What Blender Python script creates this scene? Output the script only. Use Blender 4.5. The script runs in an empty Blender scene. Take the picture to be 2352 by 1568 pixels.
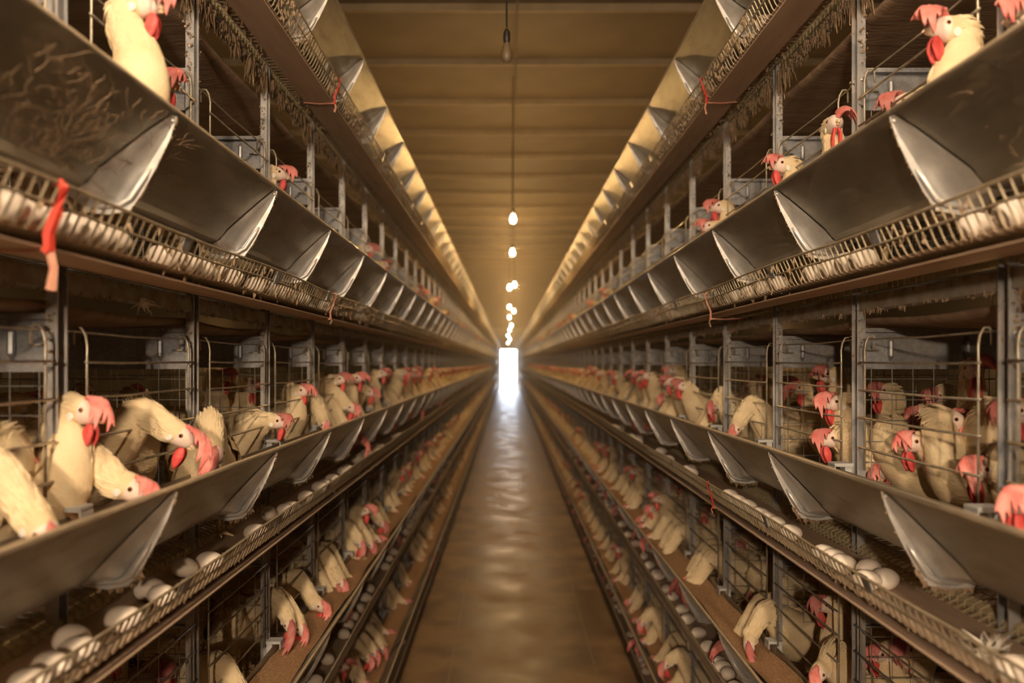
import bpy, math, random
from mathutils import Vector, Matrix, noise

R = random.Random(7)
sc = bpy.context.scene
COL = sc.collection
F = 1750.0                 # focal length in pixels of the 2352-pixel-wide frame
VX, VY = 1167.0, 832.0     # vanishing point of the aisle
CZ = 1.86                  # eye height
END = 54.0                 # the end wall
L = 0.547                  # bay length
Y0 = 1.26 - 3 * L          # first post
NB = 97                    # bays
NEAR = 23                  # bays built cage by cage

# ------------------------------------------------------------------ camera
cam = bpy.data.cameras.new('camera')
cam.sensor_width = 36.0
cam.lens = 36.0 * F / 2352.0
cam.shift_x = (1176.0 - VX) / 2352.0
cam.shift_y = (VY - 784.0) / 2352.0
cam.clip_start = 0.02
cam.clip_end = 300
cam.dof.use_dof = True
cam.dof.focus_distance = 1.95
cam.dof.aperture_fstop = 2.2
cam_o = bpy.data.objects.new('camera', cam)
cam_o.location = (0, 0, CZ)
cam_o.rotation_euler = (math.radians(90), 0, 0)
COL.objects.link(cam_o)
sc.camera = cam_o

# ------------------------------------------------------------------ world (overcast daylight, seen only through the far door)
w = bpy.data.worlds.new('world')
sc.world = w
w.use_nodes = True
bg = w.node_tree.nodes['Background']
bg.inputs[0].default_value = (0.93, 0.97, 1.0, 1)
bg.inputs[1].default_value = 26.0
por = bpy.data.lights.new('door_daylight', 'AREA')
por.shape = 'RECTANGLE'
por.size, por.size_y = 1.3, 2.6
por.cycles.is_portal = True
po = bpy.data.objects.new('door_daylight', por)
po.location = (0.02, END + 0.05, 1.3)
po.rotation_euler = (math.radians(-90), 0, 0)
COL.objects.link(po)

sc.view_settings.view_transform = 'Standard'
sc.view_settings.look = 'None'
sc.view_settings.gamma = 1.0
sc.view_settings.use_curve_mapping = False
sc.view_settings.exposure = 1.4
sc.cycles.max_bounces = 6
sc.cycles.diffuse_bounces = 4
sc.cycles.glossy_bounces = 3
sc.cycles.sample_clamp_indirect = 4.0
sc.cycles.use_denoising = True
sc.cycles.caustics_reflective = False
sc.cycles.caustics_refractive = False

BULB_NEAR = 1500.0
BULB_FAR = 460.0
BULB_SIDE = 60.0
NEAR_COL = (1.0, 0.745, 0.485)
FAR_COL = (1.0, 0.58, 0.21)

# ------------------------------------------------------------------ mesh builder
class MB:
    def __init__(s):
        s.v, s.f, s.m = [], [], []
        s.mi = 0
    def face(s, *idx):
        s.f.append(idx); s.m.append(s.mi)
    def box(s, a, b):
        x0, y0, z0 = a; x1, y1, z1 = b
        n = len(s.v)
        s.v += [(x0,y0,z0),(x1,y0,z0),(x1,y1,z0),(x0,y1,z0),(x0,y0,z1),(x1,y0,z1),(x1,y1,z1),(x0,y1,z1)]
        for q in ((0,3,2,1),(4,5,6,7),(0,1,5,4),(1,2,6,5),(2,3,7,6),(3,0,4,7)):
            s.face(*[n+i for i in q])
    def tube(s, pts, r, n=5, caps=True):
        pts = [Vector(p) for p in pts]
        k = len(pts)
        rr = r if isinstance(r, (list, tuple)) else [r]*k
        base = len(s.v)
        d0 = (pts[1]-pts[0]).normalized()
        ref = Vector((0,0,1)) if abs(d0.z) < 0.8 else Vector((0,1,0))
        for i, p in enumerate(pts):
            if i == 0: d = pts[1]-pts[0]
            elif i == k-1: d = pts[-1]-pts[-2]
            else: d = (pts[i+1]-pts[i]).normalized()+(pts[i]-pts[i-1]).normalized()
            if d.length < 1e-9: d = d0
            d.normalize()
            a = d.cross(ref)
            if a.length < 1e-4: a = d.cross(Vector((1,0,0)))
            a.normalize(); b = d.cross(a)
            for j in range(n):
                t = 2*math.pi*j/n
                s.v.append(tuple(p + a*(math.cos(t)*rr[i]) + b*(math.sin(t)*rr[i])))
        for i in range(k-1):
            for j in range(n):
                j2 = (j+1) % n
                s.face(base+i*n+j, base+i*n+j2, base+(i+1)*n+j2, base+(i+1)*n+j)
        if caps:
            s.face(*[base+j for j in range(n)][::-1])
            s.face(*[base+(k-1)*n+j for j in range(n)])
    def grid(s, rows, closed_u=False, flip=False):
        n = len(s.v); nu = len(rows[0])
        for r in rows: s.v += [tuple(p) for p in r]
        for i in range(len(rows)-1):
            for j in range(nu if closed_u else nu-1):
                j2 = (j+1) % nu
                q = (n+i*nu+j, n+i*nu+j2, n+(i+1)*nu+j2, n+(i+1)*nu+j)
                s.face(*(q[::-1] if flip else q))
        return n
    def ball(s, c, rad, nu=10, nv=7, M=None):
        c = Vector(c); n = len(s.v)
        if not isinstance(rad, (tuple, list)): rad = (rad,)*3
        for i in range(1, nv):
            t = math.pi*i/nv
            for j in range(nu):
                p = 2*math.pi*j/nu
                q = Vector((rad[0]*math.sin(t)*math.cos(p), rad[1]*math.sin(t)*math.sin(p), rad[2]*math.cos(t)))
                if M: q = M @ q
                s.v.append(tuple(c+q))
        tp, bt = Vector((0,0,rad[2])), Vector((0,0,-rad[2]))
        if M: tp, bt = M @ tp, M @ bt
        s.v += [tuple(c+tp), tuple(c+bt)]
        T, B = len(s.v)-2, len(s.v)-1
        for j in range(nu):
            j2 = (j+1) % nu
            s.face(T, n+j, n+j2)
            s.face(B, n+(nv-2)*nu+j2, n+(nv-2)*nu+j)
            for i in range(nv-2):
                s.face(n+i*nu+j, n+(i+1)*nu+j, n+(i+1)*nu+j2, n+i*nu+j2)
    def prism(s, prof, y0, y1, mapf, closed=True, caps=True):
        """profile in (u, z) swept along y"""
        n = len(s.v); k = len(prof)
        for y in (y0, y1):
            s.v += [mapf(u, y, z) for u, z in prof]
        for i in range(k if closed else k-1):
            j = (i+1) % k
            s.face(n+i, n+j, n+k+j, n+k+i)
        if caps and closed:
            s.face(*[n+i for i in range(k)][::-1]); s.face(*[n+k+i for i in range(k)])
    def mesh(s, name, mats, smooth=False):
        me = bpy.data.meshes.new(name)
        me.from_pydata([tuple(q) for q in s.v], [], s.f)
        for m in (mats if isinstance(mats, (list, tuple)) else [mats]):
            me.materials.append(m)
        if any(s.m): me.polygons.foreach_set('material_index', s.m)
        if smooth: me.polygons.foreach_set('use_smooth', [True]*len(s.f))
        me.update()
        return me
    def build(s, name, mats, parent=None, smooth=False):
        return link(name, s.mesh(name, mats, smooth), parent)

def link(name, me, parent=None, loc=None):
    o = bpy.data.objects.new(name, me)
    COL.objects.link(o)
    if parent: o.parent = parent
    if loc: o.location = loc
    return o
def tag(o, label, cat, group=None, kind=None):
    if label: o['label'] = label
    if cat: o['category'] = cat
    if group: o['group'] = group
    if kind: o['kind'] = kind
    return o
def stuff(o): o['kind'] = 'stuff'; return o
def thing(name, label, cat, loc=(0,0,0), rz=0.0, group=None):
    o = bpy.data.objects.new(name, None)
    o.empty_display_size = 0.05
    COL.objects.link(o); o.location = loc; o.rotation_euler = (0,0,rz)
    return tag(o, label, cat, group)
def copy_tree(o, parent=None):
    c = o.copy(); COL.objects.link(c)
    if parent: c.parent = parent
    for ch in KIDS.get(o.name, ()): copy_tree(ch, c)
    return c
KIDS = {}

# ------------------------------------------------------------------ materials
def mat(name, c1, c2=None, rough=0.6, metal=0.0, scale=8.0, bump=0.0, bscale=60.0, stretch=(1,1,1), dust=0.0,
        dustcol=(0.30,0.215,0.14), detail=4.0, updust=0.0, rnd=0.0, spec=0.5, voro=False, rough2=None, dscale=6.0):
    m = bpy.data.materials.new(name); m.use_nodes = True
    nt = m.node_tree; N, K = nt.nodes, nt.links
    b = N['Principled BSDF']
    b.inputs['Roughness'].default_value = rough
    b.inputs['Metallic'].default_value = metal
    b.inputs['Specular IOR Level'].default_value = spec
    tc = N.new('ShaderNodeTexCoord'); mp = N.new('ShaderNodeMapping')
    K.new(tc.outputs['Object'], mp.inputs['Vector'])
    mp.inputs['Scale'].default_value = stretch
    col = None
    if c2 is None: c2 = c1
    if voro:
        t = N.new('ShaderNodeTexVoronoi'); t.inputs['Scale'].default_value = scale; fac = t.outputs['Color']
        sep = N.new('ShaderNodeSeparateColor'); K.new(fac, sep.inputs[0]); fac = sep.outputs[0]
    else:
        t = N.new('ShaderNodeTexNoise'); t.inputs['Scale'].default_value = scale; t.inputs['Detail'].default_value = detail
        fac = t.outputs['Fac']
    K.new(mp.outputs[0], t.inputs['Vector'])
    rp = N.new('ShaderNodeValToRGB'); K.new(fac, rp.inputs[0])
    rp.color_ramp.elements[0].color = (*c1,1); rp.color_ramp.elements[1].color = (*c2,1)
    if not voro:
        rp.color_ramp.elements[0].position = 0.3; rp.color_ramp.elements[1].position = 0.7
    col = rp.outputs[0]
    if rnd:
        oi = N.new('ShaderNodeObjectInfo'); hs = N.new('ShaderNodeHueSaturation')
        mr = N.new('ShaderNodeMapRange'); mr.inputs['To Min'].default_value = 1-rnd; mr.inputs['To Max'].default_value = 1+rnd*0.6
        K.new(oi.outputs['Random'], mr.inputs['Value']); K.new(mr.outputs[0], hs.inputs['Value'])
        K.new(col, hs.inputs['Color']); col = hs.outputs[0]
    if dust or updust:
        tn = N.new('ShaderNodeTexNoise'); tn.inputs['Scale'].default_value = dscale; tn.inputs['Detail'].default_value = 6
        tn.inputs['Roughness'].default_value = 0.65
        K.new(mp.outputs[0], tn.inputs['Vector'])
        r2 = N.new('ShaderNodeMapRange'); r2.inputs['From Min'].default_value = 0.42; r2.inputs['From Max'].default_value = 0.68
        r2.inputs['To Max'].default_value = dust
        K.new(tn.outputs['Fac'], r2.inputs['Value']); df = r2.outputs[0]
        if updust:
            ge = N.new('ShaderNodeNewGeometry'); sx = N.new('ShaderNodeSeparateXYZ'); K.new(ge.outputs['Normal'], sx.inputs[0])
            mu = N.new('ShaderNodeMath'); mu.operation = 'MULTIPLY_ADD'; mu.use_clamp = True
            mu.inputs[1].default_value = updust
            K.new(sx.outputs['Z'], mu.inputs[0]); K.new(df, mu.inputs[2]); df = mu.outputs[0]
        mx = N.new('ShaderNodeMix'); mx.data_type = 'RGBA'
        K.new(df, mx.inputs['Factor']); K.new(col, mx.inputs['A']); mx.inputs['B'].default_value = (*dustcol,1)
        col = mx.outputs['Result']
        if metal:
            mm = N.new('ShaderNodeMapRange'); mm.inputs['To Min'].default_value = metal; mm.inputs['To Max'].default_value = 0.0
            K.new(df, mm.inputs['Value']); K.new(mm.outputs[0], b.inputs['Metallic'])
        mr2 = N.new('ShaderNodeMapRange'); mr2.inputs['To Min'].default_value = rough; mr2.inputs['To Max'].default_value = 0.9
        K.new(df, mr2.inputs['Value']); K.new(mr2.outputs[0], b.inputs['Roughness'])
    elif rough2 is not None:
        mr2 = N.new('ShaderNodeMapRange'); mr2.inputs['To Min'].default_value = rough; mr2.inputs['To Max'].default_value = rough2
        mr2.inputs['From Min'].default_value = 0.3; mr2.inputs['From Max'].default_value = 0.7
        K.new(fac, mr2.inputs['Value']); K.new(mr2.outputs[0], b.inputs['Roughness'])
    K.new(col, b.inputs['Base Color'])
    if bump:
        bn = N.new('ShaderNodeTexNoise'); bn.inputs['Scale'].default_value = bscale; bn.inputs['Detail'].default_value = 3
        K.new(mp.outputs[0], bn.inputs['Vector'])
        bu = N.new('ShaderNodeBump'); bu.inputs['Strength'].default_value = bump; bu.inputs['Distance'].default_value = 0.01
        K.new(bn.outputs['Fac'], bu.inputs['Height']); K.new(bu.outputs[0], b.inputs['Normal'])
    return m

def emit(name, col, strength):
    m = bpy.data.materials.new(name); m.use_nodes = True
    nt = m.node_tree; nt.nodes.clear()
    e = nt.nodes.new('ShaderNodeEmission'); o = nt.nodes.new('ShaderNodeOutputMaterial')
    e.inputs[0].default_value = (*col,1); e.inputs[1].default_value = strength
    nt.links.new(e.outputs[0], o.inputs[0])
    return m

M_TROUGH = mat('trough_zinc', (0.27,0.26,0.215), (0.42,0.40,0.34), rough=0.40, metal=0.9, scale=5, stretch=(3,0.9,3), dust=0.55, updust=0.3, dscale=9, bump=0.08, bscale=40)
M_RIM = mat('dusty_rim', (0.48,0.375,0.25), (0.62,0.50,0.35), rough=0.6, metal=0.1, scale=40, bump=0.3, bscale=120)
M_BRACKET = mat('bracket_zinc', (0.62,0.63,0.65), (0.80,0.80,0.80), rough=0.42, metal=0.75, scale=30, dust=0.25, dscale=14, bump=0.15, bscale=50)
M_POST = mat('post_zinc', (0.40,0.42,0.46), (0.56,0.57,0.60), rough=0.42, metal=0.75, scale=40, voro=True, dust=0.65, updust=0.3, dscale=11)
M_SHEET = mat('spangled_sheet', (0.27,0.285,0.32), (0.37,0.385,0.42), rough=0.45, metal=0.6, scale=150, voro=True, dust=0.35, updust=0.5, dscale=9)
M_RAIL = mat('dusty_rail', (0.33,0.32,0.30), (0.45,0.44,0.40), rough=0.5, metal=0.5, scale=12, dust=0.9, updust=0.4, dscale=14)
M_YRAIL = mat('ribbed_rail', (0.46,0.40,0.25), (0.62,0.55,0.36), rough=0.5, metal=0.3, scale=20, dust=0.6, dscale=20)
M_WIRE = mat('dusty_wire', (0.36,0.30,0.20), (0.52,0.46,0.34), rough=0.5, metal=0.4, scale=60, dust=0.5, dscale=40)
M_BAR = mat('cage_wire', (0.36,0.32,0.24), (0.58,0.55,0.48), rough=0.38, metal=0.6, scale=50, dust=0.5, dscale=30)
M_GRID = mat('thin_wire', (0.33,0.33,0.33), (0.46,0.46,0.45), rough=0.45, metal=0.6, scale=40)
M_BELT = mat('belt_fabric', (0.52,0.385,0.29), (0.60,0.455,0.35), rough=0.62, scale=14, stretch=(4,0.5,4), bump=0.12, bscale=220, dust=0.4, dscale=5)
M_MANURE = mat('manure_belt', (0.20,0.125,0.08), (0.33,0.23,0.16), rough=0.8, scale=9, stretch=(1,3,1), bump=0.3, bscale=30)
M_DUST = mat('grey_dust', (0.29,0.205,0.135), (0.44,0.325,0.22), rough=0.95, scale=40, bump=0.5, bscale=150, spec=0.1)
M_FEED = mat('ground_feed', (0.40,0.225,0.11), (0.66,0.43,0.26), rough=0.95, scale=160, bump=0.8, bscale=320, spec=0.1)
M_FLOOR = mat('concrete', (0.19,0.110,0.050), (0.37,0.235,0.120), rough=0.30, scale=2.6, detail=9, rough2=0.58, spec=0.30)
for n_ in M_FLOOR.node_tree.nodes:
    if n_.type == 'VALTORGB': n_.color_ramp.elements[0].position = 0.41; n_.color_ramp.elements[1].position = 0.60
M_CEIL = mat('ceiling_panel', (0.17,0.125,0.075), (0.22,0.165,0.10), rough=0.7, scale=3)
M_WALL = mat('plaster', (0.52,0.53,0.50), (0.60,0.61,0.58), rough=0.8, scale=2)
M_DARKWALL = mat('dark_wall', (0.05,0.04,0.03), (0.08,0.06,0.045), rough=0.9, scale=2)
M_EGG = mat('egg_shell', (0.82,0.72,0.63), (0.90,0.81,0.73), rough=0.42, scale=14, rnd=0.05)
M_FEATHER = mat('cream_feather', (0.74,0.57,0.345), (0.85,0.715,0.49), rough=0.8, scale=22, bump=0.25, bscale=140, rnd=0.10, spec=0.2, stretch=(0.6,1,1))
M_PLUME = mat('feather_blade', (0.75,0.59,0.365), (0.86,0.725,0.505), rough=0.75, scale=40, rnd=0.08, spec=0.2)
M_FACE = mat('face_skin', (0.80,0.62,0.55), (0.86,0.72,0.66), rough=0.55, scale=60, bump=0.25, bscale=260, spec=0.3)
M_COMB = mat('comb_skin', (0.70,0.16,0.15), (0.82,0.36,0.33), rough=0.48, scale=45, bump=0.25, bscale=300, rnd=0.25, spec=0.35)
M_WATTLE = mat('wattle_skin', (0.62,0.055,0.055), (0.74,0.13,0.12), rough=0.45, scale=50, bump=0.2, bscale=260, spec=0.35)
M_LOBE = mat('ear_lobe', (0.78,0.73,0.67), (0.86,0.82,0.77), rough=0.5, scale=50)
M_BEAK = mat('beak_horn', (0.72,0.52,0.33), (0.82,0.64,0.46), rough=0.4, scale=40)
M_IRIS = mat('eye_iris', (0.26,0.085,0.025), (0.36,0.13,0.04), rough=0.2)
M_PUPIL = mat('eye_pupil', (0.012,0.008,0.006), rough=0.08)
M_LEG = mat('leg_skin', (0.70,0.50,0.25), (0.80,0.62,0.38), rough=0.6)
M_RED = mat('red_tape', (0.48,0.03,0.018), (0.58,0.06,0.035), rough=0.6, scale=30)
M_PINK = mat('faded_string', (0.55,0.22,0.16), (0.62,0.35,0.26), rough=0.8, scale=30)
M_FLUFF = mat('white_down', (0.80,0.74,0.66), (0.90,0.86,0.80), rough=0.8, scale=30)
M_BLACK = mat('black_plastic', (0.02,0.018,0.016), rough=0.5)
M_CLIP = mat('clip_plastic', (0.42,0.43,0.44), (0.52,0.53,0.54), rough=0.5, scale=20)
M_BULB_N = emit('lit_bulb_near', NEAR_COL, BULB_NEAR*0.8)
M_BULB_F = emit('lit_bulb_far', FAR_COL, BULB_FAR)
M_FILL_LOW = emit('added_low_fill', NEAR_COL, BULB_NEAR*0.9)  # for the added low fill bulbs behind the viewer
M_BULB_M = emit('lit_bulb_overhead', NEAR_COL, BULB_NEAR*0.34)
M_BULB_S = emit('lit_bulb_side', FAR_COL, BULB_SIDE)
M_DEADBULB = mat('dead_bulb', (0.20,0.15,0.09), rough=0.35)

# ------------------------------------------------------------------ the setting
HC = CZ + 2.40             # ceiling height
WX = 2.75                  # half width of the shed round this aisle
m = MB(); m.box((-WX-0.2, -7.2, -0.12), (WX+0.2, END+0.3, 0))
tag(m.build('floor', M_FLOOR), 'brown polished concrete aisle floor between the cage rows', None, None, 'structure')
fl = bpy.data.objects['floor']
for xj in (0.53, -0.35):
    m = MB(); m.box((xj-0.004,-7.0,0.0),(xj+0.004,END,0.0012)); m.build('joint_strip', mat('joint_filler', (0.30,0.21,0.13), (0.36,0.26,0.16), rough=0.6), fl)
c_o = thing('ceiling', 'brown panelled ceiling above the aisle with cross battens', None); c_o['kind'] = 'structure'
m = MB(); m.box((-WX, -7.0, HC+0.05), (WX, END+0.2, HC+0.12)); m.build('roof_deck', M_CEIL, c_o)
pm = MB(); pm.prism([(0.004,0.0),(0.925,0.028),(0.925,0.05),(0.004,0.05)], -WX, WX, lambda u,y,z: (y,u,z))
pme = pm.mesh('ceiling_panel', M_CEIL)
bm_ = MB(); bm_.box((-WX,-0.018,-0.022),(WX,0.018,0.03)); bme = bm_.mesh('batten', mat('batten_wood', (0.30,0.23,0.14), (0.36,0.28,0.18), rough=0.7))
for i in range(-12, 52):
    y = 5.17 + 0.935*i
    if y > END-0.5: break
    link('ceiling_panel', pme, c_o, (0, y, HC))
    link('batten', bme, c_o, (0, y, HC))
m = MB(); m.tube([(0.06,-2.5,HC-0.03),(0.06,END-0.1,HC-0.03)], 0.007, 6)
m.build('conduit', M_CEIL, c_o)
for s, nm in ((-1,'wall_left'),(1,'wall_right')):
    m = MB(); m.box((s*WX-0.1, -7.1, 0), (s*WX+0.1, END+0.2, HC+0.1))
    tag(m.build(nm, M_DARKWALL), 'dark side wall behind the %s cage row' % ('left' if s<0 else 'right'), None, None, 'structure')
m = MB(); m.box((-WX,-7.2,0),(WX,-7.05,HC+0.1))
tag(m.build('wall_back', M_DARKWALL), 'wall behind the viewer', None, None, 'structure')
DX0, DX1, DH = -0.50, 0.56, 2.75
m = MB()
m.box((-WX,END,0),(DX0,END+0.18,HC+0.1)); m.box((DX1,END,0),(WX,END+0.18,HC+0.1)); m.box((DX0,END,DH),(DX1,END+0.18,HC+0.1))
tag(m.build('wall_end', M_WALL), 'pale end wall around the bright doorway', None, None, 'structure')
d_o = thing('door_1', 'bright open doorway at the far end of the aisle', None, (0.03,END,0)); d_o['kind'] = 'structure'
for a, b in (((DX0-0.05-0.03,-0.03,0),(DX0-0.03,0.05,DH+0.05)), ((DX1-0.03,-0.03,0),(DX1+0.02,0.05,DH+0.05)), ((DX0-0.03,-0.03,DH),(DX1-0.03,0.05,DH+0.05))):
    m = MB(); m.box(a, b); m.build('door_jamb', M_WALL, d_o)
m = MB(); m.box((-15,END+0.3,-0.14),(15,END+40,-0.05))
tag(m.build('ground', mat('yard_concrete', (0.6,0.58,0.54), (0.7,0.68,0.64), rough=0.8)), 'pale yard outside the doorway', None, None, 'structure')

# ------------------------------------------------------------------ lamps
bulb_b = MB()
prof = [(0.0,-0.05),(0.014,-0.046),(0.025,-0.035),(0.030,-0.018),(0.028,0.0),(0.020,0.022),(0.014,0.036),(0.013,0.042)]
bulb_b.grid([[(r*math.cos(2*math.pi*j/12), r*math.sin(2*math.pi*j/12), z) for j in range(12)] for r,z in prof], closed_u=True)
bulb_n = bulb_b.mesh('bulb', M_BULB_N, True); bulb_f = bulb_b.mesh('bulb', M_BULB_F, True); bulb_s = bulb_b.mesh('bulb', M_BULB_S, True); bulb_m = bulb_b.mesh('bulb', M_BULB_M, True); fill_low = bulb_b.mesh('bulb', M_FILL_LOW, True); bulb_d = bulb_b.mesh('bulb', M_DEADBULB, True)
sk = MB(); sk.tube([(0,0,0.038),(0,0,0.06),(0,0,0.085),(0,0,0.1)], [0.016,0.019,0.018,0.006], 10); sk_me = sk.mesh('socket', M_BLACK)
HL = 1.2
lamps = [(0.02,0.42,'m',HL),(-0.03,-1.6,'n',HL),(-0.30,-1.4,'w',0.34),(0.15,-2.6,'w',0.45),(-0.005,2.97,'d',HL+.01),(0.042,6.36,'f',HL),(0.048,8.30,'f',HL),(0.10,11.75,'f',HL),(0.022,11.95,'f',HL-.02),  # 'w': unseen low bulbs, added to brighten cages, mostly the right row
         (0.03,16.5,'f',HL),(0.135,17.8,'f',HL),(0.034,20.2,'f',HL),(0.11,24.7,'f',HL),(0.06,28.0,'f',HL),(0.0,33.9,'f',HL),(0.1,38.9,'f',HL),(0.0,46.7,'f',HL)]
for y in (3.3,7.0): lamps += [(-2.3,y,'s',0.1),(2.35,y+0.4,'s',0.1)]
ords = ['first','second','third','fourth','fifth','sixth','seventh','eighth','ninth','tenth','eleventh','twelfth','thirteenth','fourteenth','fifteenth','sixteenth','seventeenth','eighteenth','nineteenth','twentieth','twenty-first','twenty-second','twenty-third','twenty-fourth']
k = 0
for x, y, t, hz in lamps:
    if t == 'f':
        lab = 'glowing bare bulb hanging over the aisle, %s lit bulb from the camera' % ords[k]; k += 1
    elif t == 'd': lab = 'unlit brown bulb hanging from the near ceiling above the aisle'
    elif t == 's': lab = 'bare bulb in the next aisle behind the %s row, %.0f m along' % ('left' if x < 0 else 'right', y)
    else: lab = 'bright bare bulb hung %s, %s the viewer' % ('over the aisle' if hz > 1 else ('low as added unseen fill' if hz > 0 else 'near the floor'), 'just ahead of' if y > 0 else ('close behind' if y > -2 else 'well behind'))
    z = CZ+hz
    h = thing('hanging_bulb', lab, 'lamp', (x,y,z), 0, 'bulbs hung along the aisle')
    bo = link('bulb', {'n':bulb_n,'f':bulb_f,'d':bulb_d,'s':bulb_s,'w':fill_low,'m':bulb_m}[t], h)
    so = link('socket', sk_me, h)
    if t == 'f': bo.scale = (.8,.8,.8); so.scale = (.8,.8,.95)
    if t == 'd': bo.scale = so.scale = (.75,.75,.9)
    m = MB(); m.tube([(0,0,0.095),(0,0,HC-z-0.01)], 0.004, 5); m.build('cord', M_BLACK, h)

# ------------------------------------------------------------------ the two rows
TIER = [-1.24, -0.62, 0.0, 0.62, 1.365]
TNAME = ['bottom', 'lower', 'middle', 'upper', 'top']
RDX = [0.035, 0.018, -0.014, 0.0, 0.0]
RZ3 = {(1,3): 0.014}
def UX(side, u, tier=None):
    """distance from the aisle's centre line -> world x"""
    if side < 0: return -u
    return u + 0.083 + (RDX[tier] if tier is not None else 0.0)
def ZW(t, z): return CZ + TIER[t] + z
SIDE = {-1: 'left', 1: 'right'}
YK = [Y0 + i*L for i in range(NB+1)]
def mapper(side, t=None, y0=0.0):
    def f(u, y, z): return (UX(side,u,t), y, z)
    return f

# -- posts, rails (one rack per row)
def flake(mb, p, d, ln, w, n=4):
    p = Vector(p); pts = [p]; q = p.copy()
    for i in range(2):
        q = q + Vector(d)*ln*0.5 + Vector((R.uniform(-1,1),R.uniform(-1,1),R.uniform(-.5,.5)))*w*0.8
        pts.append(q.copy())
    mb.tube(pts, [w*R.uniform(.6,1.1), w*R.uniform(.5,1.2), w*R.uniform(.1,.35)], n)

def lump(mb, p, w):
    p = Vector(p)
    mb.tube([p+Vector((R.uniform(-1,1),R.uniform(-1,1),-.9))*w*.6, p+Vector((R.uniform(-1,1),R.uniform(-1,1),0))*w*.4, p+Vector((R.uniform(-1,1),R.uniform(-1,1),.9))*w*.6],
            [w*.3, w*R.uniform(.6,1), w*.2], 4)

for side in (-1, 1):
    S = SIDE[side]
    rack = thing('cage_rack', 'galvanised %s rack of upright posts and rails holding the cage tiers' % S, 'rack', (UX(side,0.745),0,0))
    ox = UX(side,0.745)
    def mp(u, y, z, ox=ox, side=side): return (UX(side,u)-ox, y, z)
    pm = MB()
    top = CZ + 1.45
    # C-channel open to the aisle
    pr = [(0.745,0.0),(0.765,0.0),(0.765,0.030),(0.745,0.030),(0.745,0.027),(0.7625,0.027),(0.7625,0.003),(0.745,0.003)]
    n = len(pm.v); kk = len(pr)
    for z in (0.0, top): pm.v += [mp(u, y, z) for u, y in pr]
    for i in range(kk):
        j = (i+1) % kk; pm.face(n+i, n+j, n+kk+j, n+kk+i)
    pm.face(*[n+kk+i for i in range(kk)])
    pme = pm.mesh('post', M_POST)
    rv = MB()
    for t in range(5):
        for dz in (0.05, -0.30, 0.13):
            z = ZW(t, dz)
            rv.ball(mp(0.755,-0.001,z), 0.0045, 8, 5)
    rme = rv.mesh('rivet', M_BRACKET, True)
    far = MB()
    for i, y in enumerate(YK):
        if i < 40:
            o = link('post', pme, rack, (0, y, 0))
            if i < 11: link('rivet', rme, o)
        else:
            a, b = mp(0.745,y,0), mp(0.765,y+0.03,top)
            far.box((min(a[0],b[0]),y,0), (max(a[0],b[0]),y+0.03,top))
    stuff(far.build('post', M_POST, rack))
    # rails between the posts, per tier (carry the tier above)
    fr = MB(); fr.prism([(0.748,0.0),(0.762,-0.004),(0.764,0.03),(0.75,0.034)], 0.034, L-0.004, mp)
    frm = fr.mesh('front_rail', M_RAIL)
    yr = MB(); yr.prism([(0.752,0.0),(0.776,0.0),(0.776,0.024),(0.764,0.026),(0.752,0.02)], 0.0, L, mp)
    for q in range(23):
        yy = 0.012+q*0.0236
        yr.tube([mp(0.7505,yy,-0.002), mp(0.7495,yy,0.02), mp(0.766,yy,0.0275)], 0.0016, 4)
    yrm = yr.mesh('floor_rail', M_YRAIL)
    dv, dtop = [], []
    for v_ in range(8):
        dm = MB(); top_ = v_ >= 4
        for q in range(520 if top_ else 170):
            yy = R.uniform(0.02, L-0.01); edge = min(1.0, 0.40+1.2*abs(yy/L-0.5))
            cl = max(0.25, 0.9+1.6*noise.noise(Vector((yy*16, v_*7, side))))
            if top_: flake(dm, mp(0.746+R.uniform(-.004,0.016), yy, R.uniform(-.004,.03)), (R.uniform(-.2,.2),R.uniform(-.2,.2),-1), R.uniform(0.008,0.055)*edge*cl, R.uniform(0.0009,0.0030))
            else: flake(dm, mp(0.747+R.uniform(0,0.014), yy, 0.003), (R.uniform(-.3,.3),R.uniform(-.4,.4),-1), R.uniform(0.003,0.022)*edge*cl, R.uniform(0.0008,0.0024))
        for q in range(50):
            flake(dm, mp(0.746+R.uniform(0,0.01), R.uniform(0.02,L), 0.033), (R.uniform(-.3,.3),R.uniform(-.4,.4),-1), R.uniform(0.003,0.014), R.uniform(0.001,0.003))
        for q in range(150 if top_ else 80):   # dust climbing the corners by the posts
            h = R.uniform(-0.20,0.06) if top_ else R.uniform(-0.11,0.05); sd = R.choice((0.034,-0.006))
            lump(dm, mp(0.748+R.uniform(0,0.016), sd+R.uniform(-.006,.008)*(1-h*4), h), R.uniform(0.0015,0.0052))
        (dtop if top_ else dv).append(dm.mesh('dust_fringe', M_DUST))
    far = MB(); far2 = MB()
    for t in range(-1, 4):
        tz = (CZ + TIER[t] + 0.122) if t >= 0 else CZ+TIER[0]-0.50
        if t == 3: tz = CZ + TIER[4] - 0.498
        z_y = tz + 0.043
        for i in range(NB):
            if i < 14:
                o = link('front_rail', frm, rack, (0, YK[i], tz)); link('floor_rail', yrm, rack, (0, YK[i], z_y))
                if t >= 0: stuff(link('dust_fringe', (dtop if t == 3 else dv)[(i*3+t*5+side) % 4], o))
        y1 = YK[14]
        a, b = mp(0.748,0,0), mp(0.764,0,0)
        far.box((min(a[0],b[0]),y1,tz),(max(a[0],b[0]),YK[NB],tz+0.034))
        far2.box((min(a[0],b[0]),y1,z_y),(max(a[0],b[0]),YK[NB],z_y+0.024))
    stuff(far.build('front_rail', M_RAIL, rack)); stuff(far2.build('floor_rail', M_YRAIL, rack))

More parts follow.
